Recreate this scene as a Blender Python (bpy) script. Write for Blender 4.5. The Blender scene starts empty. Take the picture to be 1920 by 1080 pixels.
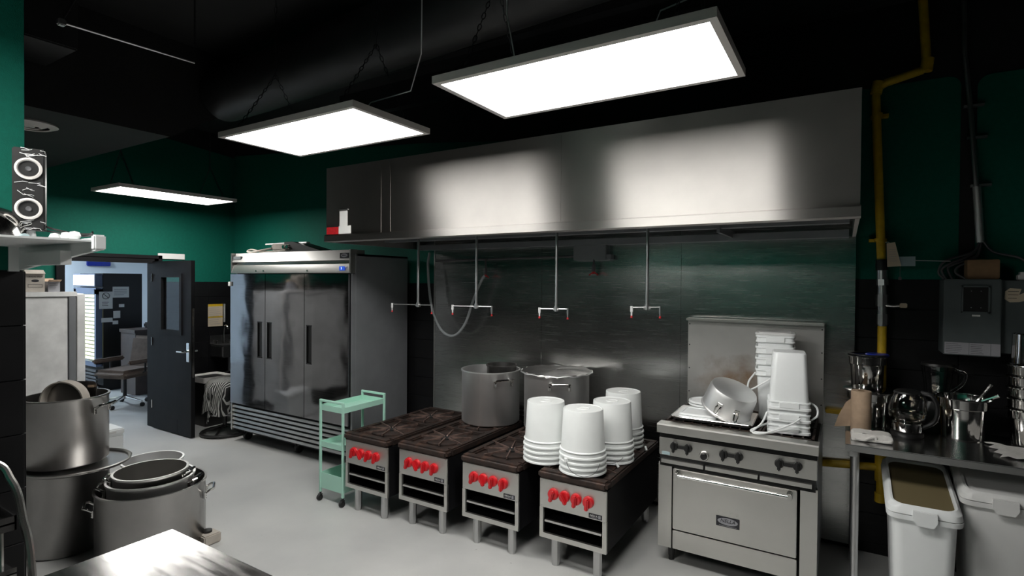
import bpy, bmesh, math, random
from mathutils import Vector, Matrix
random.seed(7)
PI = math.pi
sc = bpy.context.scene
COL = sc.collection

# ------------------------------------------------------------------ camera
cd = bpy.data.cameras.new('camera'); cam = bpy.data.objects.new('camera', cd); COL.objects.link(cam)
cd.sensor_width = 36.0; cd.lens = 1017.7126 / 1920 * 36.0; cd.clip_start = .05; cd.clip_end = 100
_yaw, _pit, _rol = .5503, -.0122, .0075
_F = Vector((-math.sin(_yaw)*math.cos(_pit), math.cos(_yaw)*math.cos(_pit), math.sin(_pit)))
_R0 = Vector((math.cos(_yaw), math.sin(_yaw), 0)); _U0 = _R0.cross(_F)
_R = _R0*math.cos(_rol) + _U0*math.sin(_rol); _U = _U0*math.cos(_rol) - _R0*math.sin(_rol)
cam.matrix_world = Matrix(((_R.x, _U.x, -_F.x, 2.4269), (_R.y, _U.y, -_F.y, -4.3799), (_R.z, _U.z, -_F.z, 1.8374), (0, 0, 0, 1)))
sc.camera = cam

# ------------------------------------------------------------------ world, exposure
w = bpy.data.worlds.new('world'); sc.world = w; w.use_nodes = True
w.node_tree.nodes['Background'].inputs[0].default_value = (.62, .78, 1, 1)
w.node_tree.nodes['Background'].inputs[1].default_value = .25
sc.view_settings.view_transform = 'Standard'; sc.view_settings.look = 'None'
sc.view_settings.gamma = 1; sc.view_settings.exposure = 0.3; sc.view_settings.use_curve_mapping = False
PANEL_STRENGTH = 17.0

# ------------------------------------------------------------------ materials
def nmat(name):
    m = bpy.data.materials.new(name); m.use_nodes = True
    nt = m.node_tree; b = nt.nodes['Principled BSDF']
    return m, nt, b
def noise_in(nt, scale, detail=3, stretch=(1, 1, 1), coord='Object', rough=.55):
    tc = nt.nodes.new('ShaderNodeTexCoord'); mp = nt.nodes.new('ShaderNodeMapping'); n = nt.nodes.new('ShaderNodeTexNoise')
    mp.inputs['Scale'].default_value = stretch; n.inputs['Scale'].default_value = scale; n.inputs['Detail'].default_value = detail
    n.inputs['Roughness'].default_value = rough
    nt.links.new(tc.outputs[coord], mp.inputs[0]); nt.links.new(mp.outputs[0], n.inputs['Vector'])
    return n
def ramp(nt, src, c0, c1, p0=.35, p1=.65):
    r = nt.nodes.new('ShaderNodeValToRGB'); e = r.color_ramp.elements
    e[0].position, e[0].color = p0, (*c0, 1); e[1].position, e[1].color = p1, (*c1, 1)
    nt.links.new(src, r.inputs[0]); return r
def rngmap(nt, src, a, b, p0=.3, p1=.7):
    r = nt.nodes.new('ShaderNodeMapRange'); r.inputs[1].default_value = p0; r.inputs[2].default_value = p1
    r.inputs[3].default_value = a; r.inputs[4].default_value = b; nt.links.new(src, r.inputs[0]); return r
def bump(nt, b, src, strength, dist=.01):
    n = nt.nodes.new('ShaderNodeBump'); n.inputs['Strength'].default_value = strength; n.inputs['Distance'].default_value = dist
    nt.links.new(src, n.inputs['Height']); nt.links.new(n.outputs[0], b.inputs['Normal']); return n
def paint(name, c, rough=.5, vary=.0, scale=6, metal=0, spec=.5, bmp=0, bscale=60, coat=0):
    m, nt, b = nmat(name); b.inputs['Roughness'].default_value = rough; b.inputs['Metallic'].default_value = metal
    b.inputs['Specular IOR Level'].default_value = spec; b.inputs['Coat Weight'].default_value = coat
    if vary:
        n = noise_in(nt, scale, 5); lo = tuple(x*(1-vary) for x in c); hi = tuple(min(1, x*(1+vary)) for x in c)
        r = ramp(nt, n.outputs[0], lo, hi); nt.links.new(r.outputs[0], b.inputs['Base Color'])
    else: b.inputs['Base Color'].default_value = (*c, 1)
    if bmp:
        n2 = noise_in(nt, bscale, 2); bump(nt, b, n2.outputs[0], bmp, .004)
    return m
def steel(name, c=(.55, .55, .55), rough=.3, aniso=0, brush=(1, 1, 40), wave=0, wscale=2.0, wstretch=(1, 1, 1), rvar=.012, cvar=.1, rot=0.0, wdist=.02):
    m, nt, b = nmat(name); b.inputs['Metallic'].default_value = 1
    n = noise_in(nt, 5, 4, brush); n2 = noise_in(nt, 2.3, 5)
    r = ramp(nt, n2.outputs[0], tuple(x*(1-cvar) for x in c), tuple(min(1, x*(1+cvar)) for x in c), .3, .7)
    nt.links.new(r.outputs[0], b.inputs['Base Color'])
    rr = rngmap(nt, n.outputs[0], max(.02, rough-rvar), rough+rvar); nt.links.new(rr.outputs[0], b.inputs['Roughness'])
    if aniso:
        b.inputs['Anisotropic'].default_value = aniso; b.inputs['Anisotropic Rotation'].default_value = rot
        t = nt.nodes.new('ShaderNodeTangent'); t.direction_type = 'UV_MAP'; t.uv_map = 'UVMap'; nt.links.new(t.outputs[0], b.inputs['Tangent'])
    if wave:
        n3 = noise_in(nt, wscale, 1.5, wstretch); bump(nt, b, n3.outputs[0], wave, wdist)
    return m
def glassm(name, c=(1, 1, 1), rough=.02, ior=1.45):
    m, nt, b = nmat(name); b.inputs['Base Color'].default_value = (*c, 1); b.inputs['Roughness'].default_value = rough
    b.inputs['Transmission Weight'].default_value = 1; b.inputs['IOR'].default_value = ior; return m
def emit(name, c, s):
    m, nt, b = nmat(name); b.inputs['Base Color'].default_value = (*c, 1); b.inputs['Emission Color'].default_value = (*c, 1)
    b.inputs['Emission Strength'].default_value = s; return m

M = {}
M['hood'] = steel('brushed_hood_steel', (.42, .405, .385), .42, 1.0, (.6, 1, 60), rvar=.015, cvar=.08, rot=.25)
M['wallsteel'] = steel('wall_panel_steel', (.55, .55, .54), .25, .6, (.6, 1, 50), wave=.22, wscale=1.5, wstretch=(.7, 1, 2.4), rvar=.04, wdist=.02)
M['fridge'] = steel('fridge_door_steel', (.27, .27, .28), .09, 0, (.7, 1, 40), wave=.3, wscale=2.6, wstretch=(1, 1, 1), rvar=.03, wdist=.02)
M['fridgetop'] = steel('fridge_panel_steel', (.5, .49, .47), .36, 0, (.6, 1, 40), rvar=.01, cvar=.04)
M['fridgeside'] = paint('fridge_side_aluminium', (.3, .31, .325), .42, .08, 3, metal=.55)
M['steel'] = steel('brushed_steel', (.62, .61, .59), .33, .5, (.6, 1, 50), cvar=.06)
M['ovensteel'] = steel('oven_steel', (.66, .65, .62), .4, .5, (.6, 1, 50), cvar=.05)
M['tablesteel'] = steel('worktop_steel', (.42, .41, .4), .17, .3, (1, 12, 1), cvar=.2, rvar=.05)
M['darksteel'] = steel('shelf_steel', (.5, .5, .5), .2, 0, (1, 20, 1), cvar=.1)
M['pot'] = steel('stockpot_aluminium', (.42, .41, .4), .31, 0, (1, 1, 60), cvar=.16)
M['potlight'] = steel('light_pot_aluminium', (.86, .86, .855), .5, 0, (1, 1, 60), cvar=.08)
M['chrome'] = steel('polished_steel', (.74, .73, .71), .1, 0, (1, 1, 20), rvar=.03, cvar=.04)
M['galv'] = steel('galvanised_pipe', (.55, .55, .55), .35)
M['rail'] = steel('rail_steel', (.6, .59, .57), .25)
def rust():
    m, nt, b = nmat('rusty_cast_iron'); n = noise_in(nt, 14, 8, rough=.7); n2 = noise_in(nt, 90, 3)
    r = nt.nodes.new('ShaderNodeValToRGB'); e = r.color_ramp.elements
    e[0].position, e[0].color = .36, (.012, .009, .008, 1); e[1].position, e[1].color = .72, (.085, .042, .028, 1)
    x = e.new(.55); x.color = (.032, .019, .015, 1); nt.links.new(n.outputs[0], r.inputs[0]); nt.links.new(r.outputs[0], b.inputs['Base Color'])
    b.inputs['Roughness'].default_value = .62; b.inputs['Metallic'].default_value = .25; bump(nt, b, n2.outputs[0], .5, .004); return m
M['iron'] = rust()
M['fin'] = paint('worn_iron_fin', (.15, .1, .085), .5, .5, 20, metal=.5)
M['black'] = paint('black_enamel', (.0065, .0065, .0075), .6, .3, 4, spec=.15)
M['blackpl'] = paint('black_plastic', (.012, .012, .012), .4)
M['void'] = paint('hollow_shade_black', (.004, .004, .004), .8)  # shade of gaps, slots and hollows painted black; also inner bodies
M['ceil'] = paint('black_ceiling_paint', (.0075, .0078, .0085), .75, .35, 2)
M['duct'] = paint('black_duct_paint', (.014, .0145, .0155), .5, .25, 3)
M['green'] = paint('green_wall_paint', (.002, .1, .069), .7, .06, 40, spec=.2, bmp=.25, bscale=220)
M['blacktile'] = paint('black_wall_tile', (.007, .007, .0078), .38, .2, 5, spec=.3)
M['grout'] = paint('dark_grout', (.02, .02, .021), .8)
M['red'] = paint('red_plastic_knob', (.55, .012, .018), .3, coat=.3)
M['white'] = paint('white_pail_plastic', (.78, .8, .79), .35, .03, 5)
M['white2'] = paint('white_plastic', (.8, .82, .82), .35, .02, 5)
M['offwhite'] = paint('off_white_bin_plastic', (.66, .66, .65), .4, .03, 5)
M['cabwhite'] = paint('worn_white_enamel', (.84, .84, .83), .35, .12, 4)
M['mint'] = paint('mint_powder_coat', (.4, .68, .56), .4)
M['yellow'] = paint('yellow_pipe_paint', (.55, .36, .015), .45, .15, 12)
M['paper'] = paint('white_paper', (.72, .72, .7), .8)
M['print'] = paint('black_print', (.02, .02, .025), .7)
M['greyprint'] = paint('grey_print', (.3, .3, .32), .7)
M['redlabel'] = paint('red_label', (.5, .01, .015), .45, .2, 60)
M['kraft'] = paint('kraft_paper', (.5, .36, .25), .8, .08, 20)
M['card'] = paint('brown_cardboard', (.2, .12, .06), .85, .1, 20)
M['beigecard'] = paint('beige_carton', (.45, .41, .36), .8, .08, 12)
M['cloth'] = paint('white_towel', (.68, .66, .63), .9, .08, 30, bmp=.4, bscale=300)
M['bluepl'] = paint('blue_plastic', (.012, .03, .3), .35)
M['rubber'] = paint('black_rubber', (.01, .01, .01), .65)
M['chairfab'] = paint('taupe_upholstery', (.13, .095, .075), .85, .15, 12)
M['wood'] = paint('dark_brown_laminate', (.05, .035, .03), .5, .15, 8)
M['bluewall'] = paint('pale_office_paint', (.78, .83, .87), .7)
M['boxgrey'] = paint('grey_electrical_enamel', (.075, .09, .092), .45, .08, 6)
M['cream'] = paint('cream_tag', (.55, .46, .34), .75)
M['bluetag'] = paint('pale_blue_tag', (.33, .43, .45), .7)
M['cable'] = paint('grey_cable', (.08, .08, .085), .5)
M['wire'] = paint('white_wire', (.6, .6, .6), .5)
M['frame'] = paint('lamp_frame_enamel', (.65, .62, .59), .5)
M['chain'] = paint('dark_chain', (.05, .05, .055), .45, metal=.6)
M['coolblue'] = paint('cooler_trim_enamel', (.1, .13, .2), .4)
M['led'] = emit('lamp_diffuser', (1, .985, .95), PANEL_STRENGTH)
M['ledcool'] = emit('added_office_diffuser', (.72, .86, 1), 42.0)
M['sign'] = emit('lit_cooler_sign', (.9, .93, 1), 1.2)
M['bottle'] = emit('lit_cooler_shelf', (.85, .9, .55), 1.6)
M['display'] = emit('blue_display', (.02, .08, .5), .8)
M['displaytext'] = emit('display_digit', (.7, .85, 1), 1.5)
M['glass'] = glassm('clear_glass'); M['pane'] = glassm('door_glass', (.8, .85, .9), .0, 1.3)
M['tea'] = glassm('clear_liquid', (.8, .75, .6), 0, 1.33)
M['hose'] = paint('translucent_hose', (.32, .34, .35), .25)
M['clearlid'] = paint('smoky_clear_lid', (.16, .13, .07), .15)
def floorm():
    m, nt, b = nmat('grey_epoxy_floor'); n = noise_in(nt, .9, 6, rough=.6); n2 = noise_in(nt, 38, 3)
    r = ramp(nt, n.outputs[0], (.4, .405, .4), (.53, .53, .515), .3, .7)
    sp = ramp(nt, n2.outputs[0], (.45, .45, .45), (1, 1, 1), .24, .3)
    mx = nt.nodes.new('ShaderNodeMix'); mx.data_type = 'RGBA'; mx.blend_type = 'MULTIPLY'; mx.inputs[0].default_value = .6
    nt.links.new(r.outputs[0], mx.inputs[6]); nt.links.new(sp.outputs[0], mx.inputs[7]); nt.links.new(mx.outputs[2], b.inputs['Base Color'])
    rr = rngmap(nt, n.outputs[0], .3, .5); nt.links.new(rr.outputs[0], b.inputs['Roughness']); return m
M['floor'] = floorm()
def stripes():
    m, nt, b = nmat('striped_cotton'); tc = nt.nodes.new('ShaderNodeTexCoord'); wv = nt.nodes.new('ShaderNodeTexWave')
    wv.inputs['Scale'].default_value = 1.0; wv.bands_direction = 'X'; mp = nt.nodes.new('ShaderNodeMapping'); mp.inputs['Scale'].default_value = (16, 9, 6)
    nt.links.new(tc.outputs['Object'], mp.inputs[0]); nt.links.new(mp.outputs[0], wv.inputs[0])
    r = ramp(nt, wv.outputs[1], (.01, .01, .01), (.4, .4, .38), .68, .74); nt.links.new(r.outputs[0], b.inputs['Base Color']); b.inputs['Roughness'].default_value = .9; return m
M['stripe'] = stripes()
def burnt():
    m = steel('stained_backguard_steel', (.58, .57, .55), .5, .3, (.6, 1, 50), cvar=.1); nt = m.node_tree; b = nt.nodes['Principled BSDF']
    # baked-on grease low on the plate
    tc = nt.nodes.new('ShaderNodeTexCoord'); sx = nt.nodes.new('ShaderNodeSeparateXYZ'); nt.links.new(tc.outputs['Object'], sx.inputs[0])
    d = nt.nodes.new('ShaderNodeVectorMath'); d.operation = 'DISTANCE'; mp = nt.nodes.new('ShaderNodeMapping'); mp.inputs['Scale'].default_value = (1, 0, 1.6)
    nt.links.new(tc.outputs['Object'], mp.inputs[0]); nt.links.new(mp.outputs[0], d.inputs[0]); d.inputs[1].default_value = (.36, 0, 1.76)
    n = noise_in(nt, 9, 6); ad = nt.nodes.new('ShaderNodeMath'); ad.operation = 'MULTIPLY_ADD'; ad.inputs[1].default_value = .5; ad.inputs[2].default_value = -.25
    nt.links.new(n.outputs[0], ad.inputs[0]); a2 = nt.nodes.new('ShaderNodeMath'); nt.links.new(d.outputs['Value'], a2.inputs[0]); nt.links.new(ad.outputs[0], a2.inputs[1])
    f = rngmap(nt, a2.outputs[0], .85, 0, .03, .3)
    old = b.inputs['Base Color'].links[0].from_socket; mx = nt.nodes.new('ShaderNodeMix'); mx.data_type = 'RGBA'
    nt.links.new(f.outputs[0], mx.inputs[0]); nt.links.new(old, mx.inputs[6]); mx.inputs[7].default_value = (.2, .11, .045, 1); nt.links.new(mx.outputs[2], b.inputs['Base Color'])
    m2 = nt.nodes.new('ShaderNodeMapRange'); m2.inputs[3].default_value = 1; m2.inputs[4].default_value = .35; nt.links.new(f.outputs[0], m2.inputs[0]); nt.links.new(m2.outputs[0], b.inputs['Metallic'])
    return m
M['burnt'] = burnt()

# ------------------------------------------------------------------ mesh helpers
class MB:
    def __init__(s): s.bm = bmesh.new()
    def _add(s, verts, faces):
        vs = [s.bm.verts.new(v) for v in verts]
        for f in faces:
            try: s.bm.faces.new([vs[i] for i in f])
            except ValueError: pass
        return vs
    def box(s, x0, x1, y0, y1, z0, z1, b=0, seg=2, mat=None):
        t = bmesh.new()
        v = [t.verts.new(p) for p in ((x0, y0, z0), (x1, y0, z0), (x1, y1, z0), (x0, y1, z0), (x0, y0, z1), (x1, y0, z1), (x1, y1, z1), (x0, y1, z1))]
        for f in ((3, 2, 1, 0), (4, 5, 6, 7), (0, 1, 5, 4), (1, 2, 6, 5), (2, 3, 7, 6), (3, 0, 4, 7)): t.faces.new([v[i] for i in f])
        if b: bmesh.ops.bevel(t, geom=t.edges[:], offset=b, segments=seg, affect='EDGES', clamp_overlap=True)
        s._merge(t, mat); return s
    def _merge(s, t, mat=None):
        if mat: t.transform(mat)
        mp = {v: s.bm.verts.new(v.co) for v in t.verts}
        for f in t.faces:
            try: s.bm.faces.new([mp[v] for v in f.verts])
            except ValueError: pass
        t.free()
    def cyl(s, p0, p1, r0, r1=None, n=16, caps=True):
        r1 = r0 if r1 is None else r1; p0, p1 = Vector(p0), Vector(p1); d = (p1-p0).normalized()
        a = d.orthogonal().normalized(); c = d.cross(a)
        A = [p0+(a*math.cos(2*PI*i/n)+c*math.sin(2*PI*i/n))*r0 for i in range(n)]
        B = [p1+(a*math.cos(2*PI*i/n)+c*math.sin(2*PI*i/n))*r1 for i in range(n)]
        fs = [(i, (i+1) % n, n+(i+1) % n, n+i) for i in range(n)]
        if caps: fs += [tuple(range(n-1, -1, -1)), tuple(range(n, 2*n))]
        s._add(A+B, fs); return s
    def tube(s, pts, r, n=8, closed=False, caps=True):
        P = [Vector(p) for p in pts]; N = len(P); rings = []; up = None
        for i in range(N):
            a = P[i-1] if (i > 0 or closed) else P[i]; b = P[(i+1) % N] if (i < N-1 or closed) else P[i]
            d = (b-a); d = d.normalized() if d.length > 1e-9 else Vector((0, 0, 1))
            if up is None: up = d.orthogonal().normalized()
            up = (up - d*up.dot(d)); up = up.normalized() if up.length > 1e-6 else d.orthogonal().normalized()
            c = d.cross(up); rr = r[i] if isinstance(r, (list, tuple)) else r
            rings.append([s.bm.verts.new(P[i]+(up*math.cos(2*PI*k/n)+c*math.sin(2*PI*k/n))*rr) for k in range(n)])
        M_ = N if closed else N-1
        for i in range(M_):
            A, B = rings[i], rings[(i+1) % N]
            for k in range(n):
                try: s.bm.faces.new((A[k], A[(k+1) % n], B[(k+1) % n], B[k]))
                except ValueError: pass
        if caps and not closed:
            s.bm.faces.new(rings[0][::-1]); s.bm.faces.new(rings[-1])
        return s
    def lathe(s, prof, c=(0, 0, 0), n=32, mat=None):
        t = bmesh.new(); rings = []
        for r, z in prof:
            if r < 1e-6: rings.append([t.verts.new((c[0], c[1], c[2]+z))])
            else: rings.append([t.verts.new((c[0]+r*math.cos(2*PI*k/n), c[1]+r*math.sin(2*PI*k/n), c[2]+z)) for k in range(n)])
        for A, B in zip(rings, rings[1:]):
            for k in range(n):
                if len(A) == 1 and len(B) == 1: continue
                if len(A) == 1: f = (A[0], B[(k+1) % n], B[k])
                elif len(B) == 1: f = (A[k], A[(k+1) % n], B[0])
                else: f = (A[k], A[(k+1) % n], B[(k+1) % n], B[k])
                t.faces.new(f)
        s._merge(t, mat); return s
    def prism(s, poly, axis, a0, a1):
        def P(u, v, a): return {'x': (a, u, v), 'y': (u, a, v), 'z': (u, v, a)}[axis]
        n = len(poly); vs = [P(u, v, a0) for u, v in poly] + [P(u, v, a1) for u, v in poly]
        s._add(vs, [tuple(range(n-1, -1, -1)), tuple(range(n, 2*n))] + [(i, (i+1) % n, n+(i+1) % n, n+i) for i in range(n)]); return s
    def loft(s, loops, caps=True):
        R = [[s.bm.verts.new(p) for p in L] for L in loops]; n = len(R[0])
        for A, B in zip(R, R[1:]):
            for k in range(n): s.bm.faces.new((A[k], A[(k+1) % n], B[(k+1) % n], B[k]))
        if caps: s.bm.faces.new(R[0][::-1]); s.bm.faces.new(R[-1])
        return s
    def quad(s, *p): s._add(p, [tuple(range(len(p)))]); return s
    def mesh(s, name, mat, ang=35):
        bm = s.bm; bmesh.ops.recalc_face_normals(bm, faces=bm.faces[:])
        uv = bm.loops.layers.uv.new('UVMap')
        for f in bm.faces:
            n = f.normal; a = (abs(n.x), abs(n.y), abs(n.z))
            for l in f.loops:
                c = l.vert.co
                l[uv].uv = (c.x, c.z) if a[1] >= a[0] and a[1] >= a[2] else ((c.y, c.z) if a[0] >= a[2] else (c.x, c.y))
        me = bpy.data.meshes.new(name); bm.to_mesh(me); bm.free(); me.materials.append(mat if not isinstance(mat, str) else M[mat])
        for p in me.polygons: p.use_smooth = True
        me.set_sharp_from_angle(angle=math.radians(ang)); return me
    def build(s, name, mat, parent=None, world=False, ang=35):
        if world and parent is not None:
            s.bm.transform((Matrix.Translation(parent.location) @ parent.rotation_euler.to_matrix().to_4x4()).inverted())
        o = bpy.data.objects.new(name, s.mesh(name, mat, ang)); COL.objects.link(o); o.parent = parent; return o
def tag(o, label, cat, group=None, kind=None):
    o['label'] = label
    o['category'] = cat
    if group: o['group'] = group
    if kind: o['kind'] = kind
    return o
def thing(name, label, cat, loc=(0, 0, 0), rz=0, group=None, kind=None):
    o = bpy.data.objects.new(name, None); COL.objects.link(o); o.location = loc; o.rotation_euler = (0, 0, rz); o.empty_display_size = .05
    return tag(o, label, cat, group, kind)
def solo(mb, name, mat, label, cat, group=None, kind=None, base=None):
    """one-mesh thing; origin moved to base"""
    if base is not None: mb.bm.transform(Matrix.Translation(Vector(base)).inverted())
    o = mb.build(name, mat)
    if base is not None: o.location = base
    return tag(o, label, cat, group, kind)
def copy_tree(o, parent=None):
    c = o.copy(); COL.objects.link(c); c.parent = parent
    for ch in list(o.children): copy_tree(ch, c)
    return c
def text(s, size, loc, mat, parent=None, face='-y', name='lettering', ext=.0006, align='CENTER', shear=0, rz=None):
    cu = bpy.data.curves.new(name, 'FONT'); cu.body = s; cu.size = size; cu.extrude = ext; cu.align_x = align; cu.align_y = 'CENTER'; cu.shear = shear; cu.resolution_u = 2
    tmp = bpy.data.objects.new('t', cu); COL.objects.link(tmp); bpy.context.view_layer.update()
    me = bpy.data.meshes.new_from_object(tmp.evaluated_get(bpy.context.evaluated_depsgraph_get())); bpy.data.objects.remove(tmp)
    R = Matrix.Rotation(PI/2, 4, 'X')
    if face == '+x': R = Matrix.Rotation(PI/2, 4, 'Z') @ R
    me.transform(Matrix.Translation(loc) @ R); me.materials.clear(); me.materials.append(M[mat])
    o = bpy.data.objects.new(name, me); COL.objects.link(o); o.parent = parent; return o
def arc(c, r, a0, a1, n, plane='xz'):
    out = []
    for i in range(n+1):
        a = a0+(a1-a0)*i/n; u, v = r*math.cos(a), r*math.sin(a)
        out.append({'xz': (c[0]+u, c[1], c[2]+v), 'yz': (c[0], c[1]+u, c[2]+v), 'xy': (c[0]+u, c[1]+v, c[2])}[plane])
    return out
def rrect(x0, x1, y0, y1, r, z, n=5):
    pts = []
    for cx, cy, a in ((x1-r, y1-r, 0), (x0+r, y1-r, PI/2), (x0+r, y0+r, PI), (x1-r, y0+r, 1.5*PI)):
        for i in range(n+1): pts.append((cx+r*math.cos(a+PI/2*i/n), cy+r*math.sin(a+PI/2*i/n), z))
    return pts
def bez(P, n=24):
    """Catmull-Rom through points"""
    P = [Vector(p) for p in P]; Q = [P[0]*2-P[1]] + P + [P[-1]*2-P[-2]]; out = []
    for i in range(1, len(Q)-2):
        for k in range(n):
            t = k/n; a, b, c, d = Q[i-1], Q[i], Q[i+1], Q[i+2]
            out.append(.5*((2*b)+(c-a)*t+(2*a-5*b+4*c-d)*t*t+(3*b-a-3*c+d)*t**3))
    out.append(P[-1]); return out

# ================================================================== SETTING
BZ = 1.87          # where the green paint meets the black tile
def struct(mb, name, mat, label, cat='wall', base=None):
    return solo(mb, name, mat, label, cat, kind='structure', base=base)
struct(MB().box(-9.8, 4.75, -6.4, 1.6, -.12, 0), 'floor', 'floor', 'light grey painted concrete floor of the kitchen', 'floor')
struct(MB().box(-9.8, 4.75, -6.4, 1.6, 3.8, 3.9), 'ceiling', 'ceil', 'black painted open ceiling high above the kitchen', 'ceiling')
wb = struct(MB().box(-4.85, 4.6, .06, .2, 0, 3.8), 'wall_back', 'ceil', 'long kitchen wall behind the cooking line, green above black tile')
wf = struct(MB().box(-4.97, -4.85, -.93, .2, 0, 3.8).box(-4.97, -4.85, -6.35, -1.93, 0, 3.8).box(-4.97, -4.85, -1.93, -.93, 2.08, 3.8), 'wall_far', 'ceil', 'end wall with the office doorway, green above black tile')
wl = struct(MB().box(-.3, -.157, -6.2, -3.617, 0, 3.8), 'wall_left', 'ceil', 'wall at the left picture edge, bright green above black tile')
struct(MB().box(4.6, 4.75, -6.35, .2, 0, 3.8), 'wall_right', 'blacktile', 'dark side wall to the right of the work table')
wr = struct(MB().box(-4.97, 4.75, -6.35, -6.2, 0, 3.8), 'wall_rear', 'ceil', 'dark wall with a green band behind the viewer')
# green paint coats (slightly proud of the black wall), rounded upper corners as cut in around the conduit
def coat(parent, poly, axis, a0, a1): return MB().prism(poly, axis, a0, a1).build('green_paint', 'green', parent)
def rtop(u0, u1, z0, z1, r):
    P = [(u0, z0), (u1, z0)]
    P += [(u1-r+r*math.cos(a), z1-r+r*math.sin(a)) for a in [PI/2*i/6 for i in range(7)]]
    P += [(u0+r+r*math.cos(a), z1-r+r*math.sin(a)) for a in [PI/2+PI/2*i/6 for i in range(7)]]
    return P
coat(wb, rtop(2.3, 3.04, BZ, 3.17, .07), 'y', .056, .06)
coat(wb, rtop(3.12, 4.5, BZ, 3.15, .07), 'y', .056, .06)
coat(wb, [(-4.85, BZ-.06), (2.3, BZ-.06), (2.3, 2.9), (-1.4, 3.3), (-4.85, 3.55)], 'y', .056, .06)
coat(wf, [(-.93, BZ-.07), (.06, BZ-.07), (.06, 3.52), (-1.07, 3.62), (-1.95, 3.62), (-1.95, 2.09), (-.93, 2.09)], 'x', -4.85, -4.846)
coat(wf, [(-6.2, BZ-.07), (-1.93, BZ-.07), (-1.93, 3.62), (-6.2, 3.62)], 'x', -4.85, -4.8465)
coat(wr, [(-4.8, 1.35), (4.6, 1.35), (4.6, 2.7), (-4.8, 2.7)], 'y', -6.2, -6.196)
coat(wl, [(-6.2, 1.865), (-3.617, 1.865), (-3.617, 3.8), (-6.2, 3.8)], 'x', -.157, -.153)
coat(wl, [(-.3, 1.865), (-.153, 1.865), (-.153, 3.8), (-.3, 3.8)], 'y', -3.617, -3.613)
# black tile courses, one piece per tile
def tiles(parent, axis, face, u0, u1, z0, z1, w=1.2, h=.2, t=.008, nrm=-1):
    row = 0; z = z1
    while z > z0+.02:
        za = max(z0, z-h+.003); u = u0
        while u < u1-.01:
            ub = min(u1, u+w-.003)
            mb = MB()
            if axis == 'y': mb.box(u, ub, face if nrm > 0 else face-t, face+t if nrm > 0 else face, za, z, .0015, 1)
            else: mb.box(face if nrm > 0 else face-t, face+t if nrm > 0 else face, u, ub, za, z, .0015, 1)
            mb.build('tile', 'blacktile', parent); u += w
        z -= h; row += 1
tiles(wb, 'y', .06, -1.62, -1.14, 0, BZ-.06, .6)
tiles(wb, 'y', .06, 2.45, 4.3, 0, BZ, .6)
tiles(wf, 'x', -4.85, -.9, .05, 0, BZ-.07, .6, nrm=1)
tiles(wl, 'x', -.157, -5.4, -3.617, 0, 1.86, 1.8, nrm=1)
tiles(wl, 'y', -3.617, -.3, -.157, 0, 1.86, .3, nrm=1)
# steel wall panels with cover strips, children of the wall
PX = [-1.199, .055, 1.311, 2.49]
for a, b in zip(PX, PX[1:]): MB().box(a+.003, b-.003, -.005, .055, .05, 2.3).build('steel_panel', 'wallsteel', wb)
MB().box(-1.205, -1.193, -.009, -.004, .05, 2.25).build('cover_strip', 'steel', wb)
for x in PX[1:3]: MB().box(x-.006, x+.006, -.0105, -.0045, .05, 2.2).build('cover_strip', 'wallsteel', wb)
# soffit, ducts and beams overhead
struct(MB().prism([(-5.2, 3.0), (-2.05, 3.0), (-1.2, 3.55), (-1.2, 3.8), (-5.2, 3.8)], 'x', -4.85, -2.3), 'soffit', 'ceil', 'black boxed-in soffit above the upright cabinet', 'soffit')
tag(MB().tube([(-2.29, -1.6, 3.46), (-1.8, -1.6, 3.47), (1.5, -1.75, 3.53), (4.5, -1.85, 3.54)], .22, 24).build('round_duct', 'duct'), 'black round ventilation duct running above the hanging lamps', 'duct')
tag(MB().box(-4.6, -1.8, -3.25, -2.85, 3.3, 3.62, .01).build('square_duct', 'duct'), 'black square ventilation duct under the ceiling near the speaker', 'duct')
for i, (y, l) in enumerate(((-4.2, 'behind'), (-1.1, 'above'), (-.35, 'beside'))):
    tag(MB().box(-2.2, 4.5, y-.04, y+.04, 3.55, 3.8).build('ceiling_joist', 'duct'), ['black roof joist over the middle of the room', 'black roof joist above the front of the extractor hood', 'black roof joist close to the cooking wall'][i], 'joist', 'roof joists')
# thin sprinkler pipe and silver box
t = thing('sprinkler_pipe', 'thin grey sprinkler pipe on the black ceiling above the speaker', 'pipe', (-1.152, -3.161, 3.2))
MB().tube([(-1.152, -3.161, 3.2), (-1.087, -2.5, 3.2)], .0065, 6).build('pipe', 'galv', t, True)
MB().tube([(-1.152, -3.161, 3.2), (-1.521, -2.97, 3.5), (-1.521, -2.970, 3.8)], .005, 6).build('drop', 'cable', t, True)
MB().tube([(-1.087, -2.5, 3.2), (-1.087, -2.500, 3.8)], .005, 6).build('drop', 'ceil', t, True)
MB().box(-1.170, -1.134, -3.179, -3.143, 3.182, 3.218, .006).build('elbow', 'galv', t, True)
tag(MB().box(-.42, -.3, -3.02, -2.92, 3.3, 3.36, .01).box(-.38, -.34, -2.99, -2.95, 3.36, 3.8).build('junction_box', 'galv'), 'small silver junction box on the ceiling at the top edge', 'box')
# round ceiling diffuser
t = thing('ceiling_diffuser', 'round white air diffuser set in the black soffit', 'diffuser', (-2.83, -2.79, 3.0))
MB().lathe([(.17, 0), (.175, -.012), (.13, -.03), (.12, -.024), (.15, 0)], n=40).build('rim', 'frame', t)
MB().lathe([(.1, -.005), (.105, -.012), (.07, -.03), (.062, -.022), (.09, -.002)], n=32).build('ring', 'frame', t)
MB().lathe([(0, -.028), (.035, -.024), (.04, -.012), (0, -.008)], n=24).build('ring', 'frame', t)
MB().lathe([(0, -.002), (.165, -.002), (.165, .0), (0, .0)], n=32).build('throat', 'void', t)

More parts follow.
